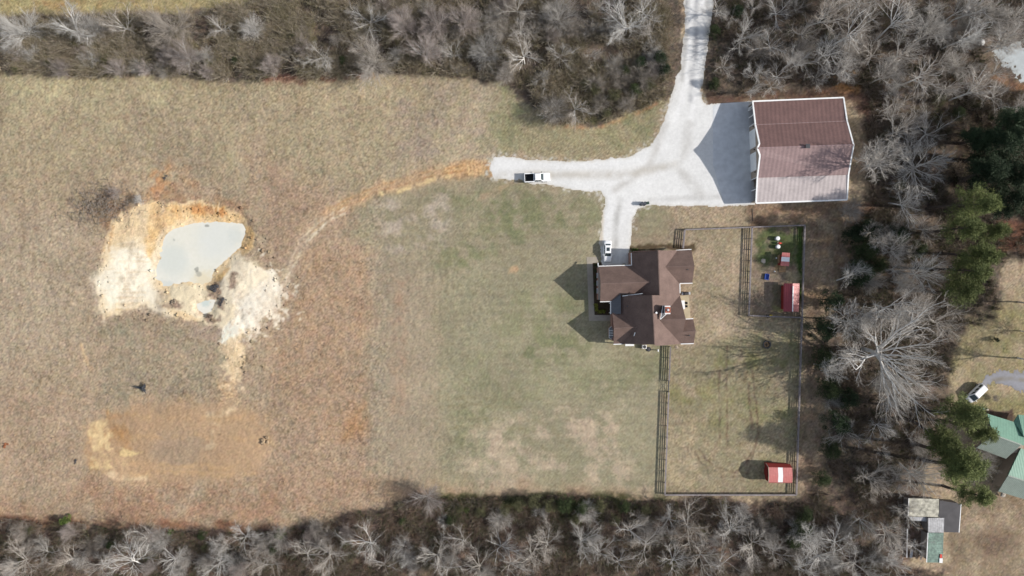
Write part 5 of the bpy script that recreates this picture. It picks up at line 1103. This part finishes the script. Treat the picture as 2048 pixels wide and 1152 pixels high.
def pine_proto(key, seed, h=21, bare=.5, spread=3.6, dark=(.055, .075, .025), light=(.16, .18, .06), per=60):
    rg = np.random.default_rng(seed); segs = []; cl = []; p = np.array((0., 0, -.1)); d = np.array((0, 0, 1.)); pts = [p]
    N = 14
    for i in range(N):
        d = unit(d + rg.normal(0, .018, 3) + np.array((0, 0, .03))); q = p + d * h / N; segs.append(np.concatenate([p, q, [.27 * (1 - i / N) + .05, .27 * (1 - (i + 1) / N) + .05]])); p = q; pts.append(p)
    br = []
    for k in range(46):
        f = bare + (1 - bare) * (k + rg.random()) / 46; x = f * N; a = min(int(x), N - 1); q = pts[a] * (1 - x + a) + pts[a + 1] * (x - a)
        g = (f - bare) / (1 - bare); L = spread * (1.0 - .72 * g) * (.55 + .6 * rg.random()) * (min(1, .55 + 2.2 * g))
        az = rg.uniform(0, 6.28); dd = unit(np.array((math.cos(az), math.sin(az), .12 + .5 * g)))
        e = q + dd * L; br.append(np.concatenate([q, e, [.05, .02]]))
        for t in np.linspace(.45, 1.0, 4): cl.append(np.concatenate([q + dd * L * t + rg.normal(0, .22, 3), [.34 + .25 * rg.random()]]))
    for k in range(5):
        f = bare * rg.uniform(.5, .95); x = f * N; a = int(x); az = rg.uniform(0, 6.28); q = pts[a]; br.append(np.concatenate([q, q + np.array((math.cos(az), math.sin(az), .1)) * rg.uniform(.8, 1.8), [.035, .015]]))
    tv, tf = tubes(segs + br, 7); cv, cf, cc_ = evergreen_crown(seed + 1, np.array(cl), per, np.float64(.42), np.float64(.075), dark, light)
    TREES[key] = (fast_mesh('trunk', tv, tf, M['pinebark'], smooth=True), fast_mesh('crown', cv, cf, M['leaf'], cc_), h, spread)
def bush_proto(key, seed, h, rad, n, dark, light, per=70, L=.22, wd=.09):
    rg = np.random.default_rng(seed); cl = []; segs = []
    for k in range(n):
        a = rg.uniform(0, 6.28); z = h * (.12 + .8 * rg.random() ** .9); rr = rad * (1.05 - .75 * (z / h) ** 1.5) * math.sqrt(rg.random()); c = np.array((rr * math.cos(a), rr * math.sin(a), z))
        cl.append(np.concatenate([c, [rad * .2 * (.7 + .7 * rg.random())]]))
        if k % 2 == 0: segs.append(np.concatenate([np.array((0, 0, z * .3)), c, [.04, .015]]))
    segs.append(np.array((0, 0, -.1, 0, 0, h * .8, .12, .03))); tv, tf = tubes(segs, 6); cv, cf, cc_ = evergreen_crown(seed + 1, np.array(cl), per, np.float64(L), np.float64(wd), dark, light)
    TREES[key] = (fast_mesh('trunk', tv, tf, M['pinebark'], smooth=True), fast_mesh('crown', cv, cf, M['leaf'], cc_), h, rad)
pine_proto('pine1', 61); pine_proto('pine2', 62, 22, .56, 3.4); pine_proto('pine3', 63, 20, .5, 4.0)
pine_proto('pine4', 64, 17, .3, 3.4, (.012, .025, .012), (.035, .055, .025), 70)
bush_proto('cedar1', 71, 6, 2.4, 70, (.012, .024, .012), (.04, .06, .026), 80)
bush_proto('cedar2', 72, 5, 2.8, 80, (.02, .034, .013), (.06, .078, .03), 70)
bush_proto('green1', 73, 2.4, 1.2, 30, (.05, .085, .02), (.15, .2, .05), 60, .2, .09)
bush_proto('olive1', 74, 3.2, 2.0, 46, (.06, .062, .03), (.15, .145, .075), 50, .2, .07)
bush_proto('round1', 75, .9, .55, 26, (.10, .11, .02), (.26, .26, .05), 60, .12, .06)
rt = random.Random(99); NT = [0]
def plant(key, u, v, rpx, name, label, cat, group=None, hc=.62, hmul=None, base=False, rz=None, lean=0.0):
    """crown of radius rpx photo pixels seen at (u, v); base=True: (u, v) is the foot"""
    tm, cm, h0, r0_ = TREES[key]; s = rpx * S / r0_; hz = hmul if hmul else 1.0
    if base: p = P(u, v, 0)
    else: p = P(u, v, min(h0 * s * hz * hc, 40))
    o = bpy.data.objects.new(name, None); COL.objects.link(o); o.empty_display_size = .3
    z_ = rt.uniform(0, 6.28) if rz is None else rz; ln = lean * rt.uniform(.55, 1.35)     # woodland-edge trees lean out over the field
    tl = .13 if name.endswith('tree') and not key.startswith('p') else .03
    p = p - np.array((0, 1, 0)) * math.sin(ln) * min(h0 * s * hz * hc, 40)
    o.location = (p[0], p[1], 0); o.rotation_euler = (Matrix.Rotation(-ln + rt.gauss(0, tl), 3, 'X') @ Matrix.Rotation(rt.gauss(0, tl), 3, 'Y') @ Matrix.Rotation(z_, 3, 'Z')).to_euler(); o.scale = (s, s, s * hz)
    tag(o, label, cat, group)
    for nm, me in (('trunk', tm), ('crown', cm)): c = bpy.data.objects.new(nm, me); COL.objects.link(c); c.parent = o
    NT[0] += 1; return o
OAK, FAN, PINK, TALL = ['oak1', 'oak2', 'oak3', 'oak4', 'oak5'], ['fan1', 'fan2', 'fan3'], ['pink1', 'pink2'], ['tall1', 'tall2', 'tall3']
used = []
def row(lst, keys, name, label, cat, group, **kw):
    for i, q in enumerate(lst):
        u, v, r = q[:3]; k = q[3] if len(q) > 3 else keys[i % len(keys)]; plant(k, u, v, r, name, label, cat, group, **kw); used.append((u, v, r))
def fill(poly, n, keys, rr, name, label, cat, group, gap=.75, seed=1, **kw):
    rg = random.Random(seed); xs = [p[0] for p in poly]; ys = [p[1] for p in poly]; k = 0
    for _ in range(n * 60):
        if k >= n: break
        u, v, r = rg.uniform(max(min(xs), -20), min(max(xs), 2070)), rg.uniform(max(min(ys), -20), min(max(ys), 1172)), rg.uniform(*rr)
        if not inpoly(u, v, poly): continue
        if any((u - a) ** 2 + (v - b) ** 2 < (gap * (r + c) * .5) ** 2 for a, b, c in used): continue
        used.append((u, v, r)); plant(rg.choice(keys), u, v, r, name, label, cat, group, **kw); k += 1

# top-left hedgerow
g = 'bare trees in the top-left hedgerow'
row([(20, 50, 46), (130, 55, 50), (168, 56, 36), (240, 45, 46), (322, 42, 50), (435, 50, 30), (500, 55, 28), (640, 105, 40), (60, 108, 20)], ['fan1', 'oak1', 'fan2', 'oak2'], 'bare_tree', 'bare grey tree in the hedgerow above the tan field, west of the pinkish crowns', 'tree', g)
plant('pink1', 360, 105, 36, 'bare_tree', 'pinkish-grey fan-shaped tree standing apart low in the western hedgerow', 'tree'); used.append((360, 105, 36))
plant('oak3', 735, 32, 52, 'bare_tree', 'bare tree with thick whitish forked limbs above the middle of the hedgerow', 'tree'); used.append((735, 32, 50))
plant('fan1', 738, 112, 50, 'bare_tree', 'dense grey fan-shaped tree just below the whitish forked one', 'tree'); used.append((738, 112, 50))
row([(805, 45, 34), (845, 100, 38), (870, 40, 36), (925, 38, 36), (541, 128, 24)], PINK, 'bare_tree', 'fine-twigged pinkish-grey tree in the middle of the hedgerow', 'tree', 'pinkish trees of the hedgerow')
g = 'bare trees of the grove west of the driveway'
row([(905, 108, 30), (972, 95, 36), (1050, 110, 48), (1120, 105, 36), (1180, 110, 26), (1120, 28, 40), (1035, 12, 42), (1195, 18, 28), (960, 45, 30), (1000, 50, 30), (1040, 60, 28), (910, 140, 20), (1085, 150, 26), (1010, 145, 24)], ['oak2', 'fan2', 'oak1', 'oak3'], 'bare_tree', 'bare grey tree in the grove between hedgerow and driveway', 'tree', g)
row([(1262, 45, 58), (1295, 20, 42), (1225, 70, 36), (1310, 60, 34)], OAK, 'bare_tree', 'broad silvery tree close to the west side of the driveway', 'tree', 'silvery trees by the driveway')
plant('oak1', 1150, 212, 40, 'bare_tree', 'bare silvery tree at the tip of the grove beside the mown grass', 'tree'); used.append((1150, 212, 40))
plant('fan2', 1108, 216, 32, 'bare_tree', 'low grey fan tree just west of the silvery tree at the grove tip', 'tree'); used.append((1108, 216, 32))
row([(1195, 165, 24), (1240, 160, 26), (1290, 150, 30), (1205, 205, 22), (1260, 205, 24), (1310, 120, 26)], ['fan1', 'fan2'], 'scrub_tree', 'small scrubby bare tree in the olive thicket west of the driveway', 'small tree', 'scrub trees in the olive thicket')
fill([(0, 60), (520, 60), (690, 50), (690, 150), (300, 145), (0, 140)], 16, FAN + PINK, (13, 24), 'scrub_tree', 'low bare scrub tree in the thicket of the western hedgerow', 'small tree', 'scrub trees of the western hedgerow', .9, 3)
fill([(700, 10), (1340, 0), (1340, 160), (700, 140)], 18, FAN + PINK, (17, 26), 'scrub_tree', 'low bare scrub tree between the taller trees of the grove', 'small tree', 'scrub trees of the grove', .7, 4)
# woods north and east of the barn
g = 'tall bare trees north of the barn'
row([(1490, 65, 44), (1550, 88, 50), (1450, 130, 32), (1600, 120, 40), (1560, 150, 30), (1512, 150, 26), (1440, 20, 34), (1560, 18, 40)], OAK, 'bare_tree', 'silvery bare tree between the driveway and the barn roof', 'tree', 'silvery trees north of the barn')
row([(1640, 28, 46), (1705, 60, 52), (1755, 105, 46), (1722, 18, 42), (1795, 50, 48), (1805, 105, 48), (1835, 150, 44), (1872, 40, 44), (1885, 120, 44), (1935, 22, 40), (1990, 20, 40), (2035, 30, 40), (1660, 100, 36), (1925, 75, 40), (1965, 60, 40), (2010, 85, 38), (1945, 130, 38), (2000, 140, 34), (2030, 75, 36), (1900, 165, 36), (1680, 140, 36), (1770, 150, 36), (1850, 80, 40), (1610, 60, 38)], TALL, 'bare_tree', 'tall leaning grey tree in the woods at the top right', 'tree', g, hmul=.85)
row([(1935, 185, 38), (1995, 190, 42), (2040, 200, 34)], ['tall1', 'tall3'], 'bare_tree', 'dim bare tree just south of the gravel clearing', 'tree', 'trees by the gravel clearing', hmul=.8)
row([(1802, 258, 54), (1872, 265, 54), (1762, 330, 46), (1742, 310, 34), (1800, 205, 48)], ['tall3', 'oak3', 'tall1'], 'bare_tree', 'pale bare tree in the group east of the barn roof', 'tree', 'pale trees east of the barn')
plant('big', 1852, 328, 74, 'bare_tree', 'broad dense grey crown between the barn and the dark evergreens', 'tree', hmul=.8); used.append((1852, 328, 66))
plant('tall2', 1815, 398, 44, 'bare_tree', 'dim grey tree on the brown ground south-east of the barn', 'tree', hmul=.8); used.append((1815, 398, 44))
plant('big', 1786, 708, 122, 'bare_tree', 'huge spreading bare tree with pale limbs east of the fenced yard', 'tree', hc=.5, hmul=1.2); used.append((1780, 700, 80))
row([(1702, 640, 46), (1800, 610, 60), (1885, 640, 46), (1850, 545, 42), (1792, 505, 36), (1850, 455, 36), (1762, 480, 28), (1700, 560, 34)], TALL, 'bare_tree', 'bare tree in the strip between chicken run and the row of pines', 'tree', 'bare trees beside the pines', hmul=.85)
row([(2036, 604, 44), (2042, 662, 40), (2036, 716, 46)], ['tall1', 'tall3', 'tall2'], 'bare_tree', 'bare tree at the olive lawn\'s far right edge throwing a long shade streak', 'tree', 'trees on the olive lawn', base=True, hmul=.8)
row([(1700, 872, 44), (1762, 850, 38), (1832, 940, 46), (1742, 962, 46), (1732, 1042, 46), (1790, 1062, 40), (1822, 1022, 34), (1835, 1095, 30)], ['tall3', 'oak2', 'tall1'], 'bare_tree', 'bare tree between the south yard and the patchwork shed', 'tree', 'bare trees north-west of the patchwork shed', hmul=.8)
plant('fan2', 1965, 930, 34, 'bare_tree', 'small tangled bare tree in the nook of the green-roofed house', 'tree'); used.append((1965, 930, 34))
fill([(1420, 0), (2040, 0), (1950, 150), (1720, 180), (1500, 180)], 26, ['oak1', 'tall2', 'fan1', 'oak3'], (20, 32), 'scrub_tree', 'slender understorey tree in the woods north of the barn', 'small tree', 'understorey trees north of the barn', .6, 5)
fill([(1690, 420), (1900, 420), (1860, 640), (1640, 720), (1680, 1000), (1820, 980), (1860, 830), (1700, 700)], 24, ['oak2', 'fan1', 'tall1', 'fan2'], (18, 30), 'scrub_tree', 'slender understorey tree in the eastern strip of woods', 'small tree', 'understorey trees of the eastern strip', .6, 6)
# bottom woods
g = 'bare trees of the bottom-left woods'
row([(30, 1112, 46), (82, 1108, 38), (192, 1130, 42), (278, 1075, 48), (252, 1120, 54), (342, 1112, 38), (430, 1120, 48), (482, 1075, 36), (522, 1125, 40), (600, 1112, 44), (652, 1115, 46), (735, 1078, 52), (762, 1125, 42), (130, 1120, 36)], OAK, 'bare_tree', 'pale branching tree in the reddish woods along the bottom left', 'tree', g, lean=.5)
plant('pink2', 850, 1005, 36, 'bare_tree', 'pinkish bare tree at the northern tip of the bottom woods casting a long shadow', 'tree'); used.append((850, 1005, 36))
g = 'bare trees of the bottom-middle woods'
row([(870, 1108, 42), (930, 1078, 38), (1000, 1085, 52), (1060, 1112, 50), (1100, 1080, 40), (1160, 1085, 44), (1200, 1110, 40), (1020, 1130, 44), (900, 1135, 36), (960, 1130, 40)], OAK, 'bare_tree', 'silvery bare tree in the bottom woods below the green thicket', 'tree', g, lean=.5)
row([(1262, 1062, 40), (1300, 1092, 52), (1342, 1035, 38), (1382, 1056, 54), (1402, 1112, 44), (1472, 1066, 46), (1520, 1085, 52), (1562, 1112, 44), (1240, 1125, 40), (1450, 1125, 42), (1350, 1125, 40)], OAK + ['tall3'], 'bare_tree', 'brownish-grey bare tree in the woods below the fenced yard', 'tree', 'bare trees below the fenced yard', lean=.48)
row([(1652, 1108, 50), (1602, 1130, 44), (1722, 1122, 54), (1790, 1125, 42), (1690, 1080, 40), (1620, 1080, 34)], OAK + ['tall1'], 'bare_tree', 'grey bare tree in the corner woods left of the patchwork shed', 'tree', 'bare trees left of the patchwork shed', lean=.4)
fill([(0, 1060), (300, 1062), (560, 1070), (760, 1040), (760, 1150), (0, 1150)], 24, FAN + PINK, (16, 28), 'scrub_tree', 'low grey scrub tree under the pale trees at the bottom left', 'small tree', 'scrub trees at the bottom left', .7, 7, lean=.3)
fill([(800, 1020), (1620, 1010), (1780, 1040), (1780, 1150), (800, 1150)], 30, FAN + ['oak2'], (16, 28), 'scrub_tree', 'low scrub tree under the trees of the bottom right woods', 'small tree', 'scrub trees at the bottom right', .65, 8, lean=.3)
# evergreens
pl = 'tall pine with long bare trunk in the row by the olive lawn'
row([(1945, 400, 44, 'pine3'), (1948, 455, 36, 'pine2'), (1975, 500, 38, 'pine1'), (1960, 535, 36, 'pine2'), (1945, 585, 40, 'pine3'), (1985, 470, 30, 'pine1')], None, 'pine_tree', pl, 'pine', 'row of pines by the olive lawn', hc=.8, hmul=.78)
row([(1922, 842, 50, 'pine3'), (1905, 915, 46, 'pine1'), (1938, 958, 48, 'pine2'), (1888, 862, 36, 'pine2'), (1948, 1000, 34, 'pine1'), (1955, 860, 34, 'pine1')], None, 'pine_tree', 'olive-green pine between the patchwork shed and the green-roofed house', 'pine', 'pines by the green-roofed house', hc=.78, hmul=.6)
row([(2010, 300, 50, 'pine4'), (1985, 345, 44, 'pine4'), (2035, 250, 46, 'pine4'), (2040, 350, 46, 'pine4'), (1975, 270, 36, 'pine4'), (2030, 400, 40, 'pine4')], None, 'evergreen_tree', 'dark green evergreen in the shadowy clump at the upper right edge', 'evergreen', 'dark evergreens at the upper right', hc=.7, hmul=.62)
row([(1740, 460, 26, 'cedar1'), (1735, 500, 28, 'cedar2'), (1725, 545, 28, 'cedar1'), (1710, 470, 20, 'cedar1'), (1760, 530, 22, 'cedar2'), (1800, 470, 22, 'cedar1'), (1840, 500, 20, 'cedar2')], None, 'evergreen_shrub', 'dark green evergreen shrub in the shade east of the chicken run', 'shrub', 'evergreen shrubs east of the chicken run')
row([(1648, 660, 26, 'cedar1'), (1650, 720, 28, 'cedar2'), (1668, 600, 24, 'cedar1'), (1662, 780, 26, 'cedar2'), (1680, 850, 26, 'cedar1'), (1665, 900, 24, 'cedar2'), (1700, 800, 22, 'cedar1'), (1648, 960, 20, 'cedar2')], None, 'evergreen_shrub', 'dark evergreen shrub on the woods edge behind the long east fence', 'shrub', 'evergreen shrubs behind the east fence')
row([(1606, 1060, 26, 'cedar2'), (1612, 1030, 20, 'cedar2'), (1588, 1085, 20, 'cedar2')], None, 'evergreen_shrub', 'mid-green bushy evergreen just outside the south-east fence corner', 'shrub', 'evergreens by the fence corner')
row([(1070, 1003, 22, 'olive1'), (1100, 1012, 20, 'olive1'), (1130, 1010, 22, 'cedar2'), (1040, 1010, 18, 'olive1'), (1165, 1018, 18, 'cedar2'), (1200, 1010, 18, 'olive1'), (1010, 1020, 16, 'olive1'), (960, 1025, 16, 'olive1'), (1250, 1015, 16, 'cedar2'), (1290, 1022, 16, 'olive1'), (900, 1040, 14, 'cedar2'), (1150, 1040, 18, 'olive1'), (1230, 1040, 16, 'olive1'), (920, 1015, 14, 'olive1')], None, 'evergreen_shrub', 'olive-green shrub of the thicket at the north edge of the bottom woods', 'shrub', 'olive thicket at the bottom woods edge')
row([(1190, 180, 18, 'olive1'), (1230, 190, 20, 'olive1'), (1270, 180, 18, 'cedar2'), (1300, 170, 18, 'olive1'), (1250, 140, 16, 'cedar2'), (1215, 225, 14, 'olive1'), (1170, 165, 14, 'olive1'), (1330, 140, 16, 'cedar1'), (1320, 115, 18, 'cedar1'), (1280, 125, 16, 'cedar1')], None, 'evergreen_shrub', 'olive-green shrub in the thicket beside the top of the driveway', 'shrub', 'olive thicket by the driveway')
row([(95, 128, 12, 'olive1'), (210, 118, 14, 'olive1'), (285, 132, 12, 'cedar2'), (415, 130, 13, 'olive1'), (470, 120, 12, 'cedar2'), (585, 70, 14, 'olive1'), (600, 140, 11, 'olive1'), (685, 120, 12, 'cedar2'), (150, 88, 12, 'olive1'), (30, 140, 11, 'olive1')], None, 'evergreen_shrub', 'dull olive shrub in the brush of the western hedgerow', 'shrub', 'olive shrubs of the western hedgerow')
row([(60, 1060, 12, 'olive1'), (220, 1090, 12, 'cedar2'), (410, 1095, 12, 'olive1'), (545, 1100, 13, 'cedar2'), (690, 1090, 12, 'olive1')], None, 'evergreen_shrub', 'dull green shrub among the pale trees at the bottom left', 'shrub', 'green shrubs at the bottom left')
row([(1430, 60, 16, 'cedar2'), (1475, 20, 14, 'cedar1'), (1660, 70, 14, 'olive1'), (1430, 165, 14, 'cedar2'), (1880, 200, 16, 'olive1'), (1920, 225, 16, 'cedar2'), (1785, 290, 14, 'olive1'), (1800, 370, 16, 'olive1')], None, 'evergreen_shrub', 'dark green shrub under the bare trees north and east of the barn', 'shrub', 'green shrubs round the barn woods')
for u, v, r, lb in ((128, 1043, 11, 'bright green bush farthest left on the bottom woods edge'), (340, 1066, 7, 'small bright green bush below the middle of the scrape'), (402, 1073, 11, 'dark green bush right of the small bright one on the bottom woods edge'), (558, 1070, 12, 'bright green bush on the woods edge between scrape and lawn'), (803, 1043, 10, 'dark green bush below the pinkish tree at the woods tip'), (934, 1020, 9, 'yellow-green bush west end of the olive thicket')):
    plant('green1' if 'dark' not in lb else 'cedar2', u, v, r, 'green_bush', lb, 'bush')
plant('cedar1', 1994, 680, 6, 'round_bush', 'single small dark bush on the olive lawn at the right', 'bush')
plant('pink1', 1992, 797, 8, 'bare_bush', 'reddish bare bush on the grass below the grey gravel track', 'bush')
for i, (X, Y) in enumerate(((145, 668), (146, 704), (178, 726), (210, 722))):
    plant('round1', 1160 + X / 4.43, 460 + Y / 4.43, 4.6, 'garden_shrub', 'rounded yellow-green shrub in the bed beside the front walk', 'shrub', 'yellow-green shrubs by the front walk')
for X, Y, r in ((480, 178, 4.5), (505, 172, 3.5)): plant('green1', 1160 + X / 4.43, 460 + Y / 4.43, r, 'garden_shrub', 'green shrub against the north wall of the house', 'shrub', 'green shrubs on the north wall', hmul=.6)
for Y in (310, 360, 420, 480, 540): plant('cedar2', 1160 + 138 / 4.43, 460 + Y / 4.43, 4, 'foundation_shrub', 'dark foundation shrub along the shaded front wall of the house', 'shrub', 'dark shrubs along the front wall', hmul=.5)
# brush pile at the pit, twiggy
t = empty('brush_pile', P(205, 415), 0, 'dark tangled brush pile on the west rim of the pond pit', 'brush pile')
rg_ = np.random.default_rng(44); sg = []
for k in range(380):
    u, v = rg_.normal(206, 36), rg_.normal(408, 22); a = rg_.uniform(0, 6.28); c = P(u, v, rg_.uniform(.1, .9)) - np.array(t.location); L = rg_.uniform(.5, 2.0); d_ = unit(np.array((math.cos(a), math.sin(a), rg_.normal(0, .25)))) * L / 2
    sg.append(np.concatenate([c - d_, c + d_, [.045, .02]]))
V_, F_ = tubes(sg, 4); link('branches', fast_mesh('branches', V_, F_, mat('dark_brush', (.19, .165, .14), .95, .3, 1.0)), t)
plant('fan1', 276, 400, 13, 'bare_bush', 'small grey bare bush on the north-west rim of the pond pit', 'bush'); plant('pink2', 225, 385, 14, 'bare_bush', 'low dark bush behind the brush pile by the pit', 'bush')

# low brush that nobody could count, under the trees
def undergrowth(name, label, poly, n, seed, hgt=(.9, 3.2), cols=((.33, .28, .21), (.25, .2, .15), (.37, .33, .27), (.21, .19, .11)), leaf=14, avoid=()):
    rg = np.random.default_rng(seed); xs = [p[0] for p in poly]; ys = [p[1] for p in poly]
    u = rg.uniform(max(min(xs), -40), min(max(xs), 2090), n * 4); v = rg.uniform(max(min(ys), -40), min(max(ys), 1190), n * 4)
    k = (sdist(u + 8 * fbm(u, v, 40, 3, 2), v + 8 * fbm(u, v, 40, 11, 2), poly) < -4) & (fbm(u, v, 34, 31, 3) > -.25)
    for q in avoid: k &= sdist(u, v, q) > 3
    u, v = u[k][:n], v[k][:n]; m = len(u); T = 16
    base = np.stack([(u - CX) * S, (CY - v) * S, np.zeros(m)], 1); h = rg.uniform(*hgt, m) * (1 + .3 * fbm(u, v, 50, 33, 2))
    a = rg.uniform(0, 6.28, (m, T)); sp = rg.uniform(.15, 1.15, (m, T)); hh = h[:, None] * rg.uniform(.45, 1.1, (m, T))
    tip = base[:, None, :] + np.stack([np.cos(a) * sp * hh, np.sin(a) * sp * hh, hh], -1); mid = base[:, None, :] * .5 + tip * .5 + rg.normal(0, .12, (m, T, 3)); st = base[:, None, :] + rg.normal(0, .12, (m, T, 3)) * np.array((1, 1, 0))
    sg = np.concatenate([np.concatenate([st, mid, np.full((m, T, 1), .022), np.full((m, T, 1), .016)], -1).reshape(-1, 8), np.concatenate([mid, tip, np.full((m, T, 1), .016), np.full((m, T, 1), .009)], -1).reshape(-1, 8)])
    Vt, Ft = tubes(sg, 3); ci = rg.integers(0, len(cols), m); cb = np.array(cols)[ci] * rg.uniform(.75, 1.3, (m, 1))
    ct = np.repeat(np.concatenate([np.repeat(cb, T, 0)] * 2), 6, 0)
    if leaf:
        nl = m * leaf; bb = np.repeat(base, leaf, 0); hl = np.repeat(h, leaf); c = bb + np.stack([rg.normal(0, .4, nl) * hl, rg.normal(0, .4, nl) * hl, rg.uniform(.1, .8, nl) * hl], 1)
        d_ = rg.normal(0, 1, (nl, 3)); d_ /= np.linalg.norm(d_, axis=1)[:, None]; lv, lf = blades(c, d_, rg.uniform(.1, .3, nl), rg.uniform(.05, .12, nl), rg)
        lc = np.repeat(np.repeat(cb, leaf, 0) * rg.uniform(.6, 1.3, (nl, 1)) * np.array((1.0, .96, .75)), 4, 0); Ft = np.concatenate([Ft, lf + len(Vt)]); Vt = np.concatenate([Vt, lv]); ct = np.concatenate([ct, lc])
    tag(link(name, fast_mesh(name, Vt, Ft, M['under'], ct)), label, 'undergrowth', kind='stuff')
DRV = [(1350, -80), (1440, -80), (1420, 190), (1330, 215)]
BARN = [(1490, 180), (1725, 175), (1725, 420), (1490, 420)]
undergrowth('undergrowth', 'tangled grey-brown brush under the hedgerow and grove trees', HEDGE_TOP, 9000, 1, avoid=(DRV,))
undergrowth('undergrowth', 'thin reddish-grey brush under the bottom woods', BOTTOM, 7500, 2, hgt=(.8, 2.6), cols=((.25, .215, .18), (.19, .145, .12), (.23, .16, .125), (.12, .125, .07)), avoid=([(1800, 985), (1960, 985), (1960, 1140), (1800, 1140)],))
undergrowth('undergrowth', 'thin brown brush on the floor of the eastern woods', WOOD_NE, 6500, 3, hgt=(.7, 2.4), cols=((.24, .2, .165), (.17, .13, .1), (.22, .18, .15), (.09, .095, .05)), avoid=(DRV, BARN, [(1960, 80), (2100, 60), (2100, 200), (1990, 165)]))
# dry clumps of broom-sedge in the unmown field
def sedge(n, seed):
    rg = np.random.default_rng(seed); u = rg.uniform(-20, 880, n * 2); v = rg.uniform(-20, 1060, n * 2)
    i = np.clip(np.searchsorted(gv, v), 0, len(gv) - 1); j = np.clip(np.searchsorted(gu, u), 0, len(gu) - 1)
    ok = (wood[i, j] < .3) & (sd1[i, j] > 4) & (sd2[i, j] > 3) & (rg.random(n * 2) < np.where(u > 742, .25 * (v > 150) * (v < 330) + .12, 1.0)) & (ALB[i, j].mean(1) < .27)
    ok &= (fbm(u, v, 16, 41, 3) > -.35) & (ldist(u, v, TRAIL) > 18) & (sdist(u, v, [(150, 840), (250, 800), (420, 790), (540, 815), (560, 880), (520, 960), (230, 975), (150, 930)]) > 0)
    u, v, i, j = u[ok][:n], v[ok][:n], i[ok][:n], j[ok][:n]; m = len(u); T = 5
    c = np.repeat(np.stack([(u - CX) * S, (CY - v) * S, Z[i, j] - .02], 1), T, 0) + rg.normal(0, .10, (m * T, 3)) * np.array((1, 1, 0))
    sz = np.repeat(rg.uniform(.6, 1.3, m) * (1 + .5 * fbm(u, v, 22, 43, 2)), T); a = rg.normal(2.7, .9, m * T); d = np.stack([np.cos(a), np.sin(a), rg.uniform(.35, 1.6, m * T)], 1); d /= np.linalg.norm(d, axis=1)[:, None]
    V_, F_ = blades(c, d, rg.uniform(.16, .36, m * T) * sz, rg.uniform(.03, .07, m * T) * sz, rg)
    col = np.repeat(ALB[i, j], T, 0) * rg.uniform(.95, 1.3, (m * T, 1)) * (1 + rg.normal(0, 1, (m * T, 1)) * np.array((.05, 0, -.08)))
    tag(link('dry_grass', fast_mesh('dry_grass', V_, F_, M['under'], np.repeat(np.clip(col, .01, .6), 4, 0))), 'dry tan grass clumps covering the unmown field', 'grass', kind='stuff')
sedge(10000, 17)
def clods(n, seed):
    rg = np.random.default_rng(seed); u = rg.uniform(190, 620, n * 3); v = rg.uniform(385, 760, n * 3)
    dd = np.minimum(np.abs(sdist(u, v, [(192, 600), (225, 440), (300, 402), (495, 432), (510, 470), (545, 545), (570, 590), (510, 665), (480, 750), (450, 700), (415, 640), (330, 625), (205, 632)])), np.minimum(np.abs(sdist(u, v, POND)), 1.5 * np.abs(sdist(u, v, POND2))))
    ok = (rg.random(n * 3) < np.exp(-dd / 9)) & (sd1[np.clip(np.searchsorted(gv, v), 0, len(gv) - 1), np.clip(np.searchsorted(gu, u), 0, len(gu) - 1)] > 3) & (sdist(u, v, POND2) > 2)
    u, v = u[ok][:n], v[ok][:n]; m = len(u); i = np.clip(np.searchsorted(gv, v), 0, len(gv) - 1); j = np.clip(np.searchsorted(gu, u), 0, len(gu) - 1)
    r = rg.gamma(2.0, .06, m).clip(.05, .4); c = np.stack([(u - CX) * S, (CY - v) * S, Z[i, j] + r * .2], 1)
    o6 = np.array([(1, 0, 0), (0, 1, 0), (-1, 0, 0), (0, -1, 0), (0, 0, .8), (0, 0, -.8)], float); V_ = (c[:, None, :] + o6[None] * r[:, None, None] * rg.uniform(.6, 1.3, (m, 6, 1))).reshape(-1, 3)
    t6 = np.array([(0, 1, 4), (1, 2, 4), (2, 3, 4), (3, 0, 4), (1, 0, 5), (2, 1, 5), (3, 2, 5), (0, 3, 5)]); F_ = (np.arange(m)[:, None, None] * 6 + t6[None]).reshape(-1, 3)
    col = np.repeat(ALB[i, j] * rg.uniform(.45, 1.0, (m, 1)), 6, 0); tag(link('clods', fast_mesh('clods', V_, F_, M['under'], np.clip(col, .02, .6))), 'clods of broken clay scattered round the dug pond', 'rubble', kind='stuff')
clods(1500, 6)
print('trees', NT[0])
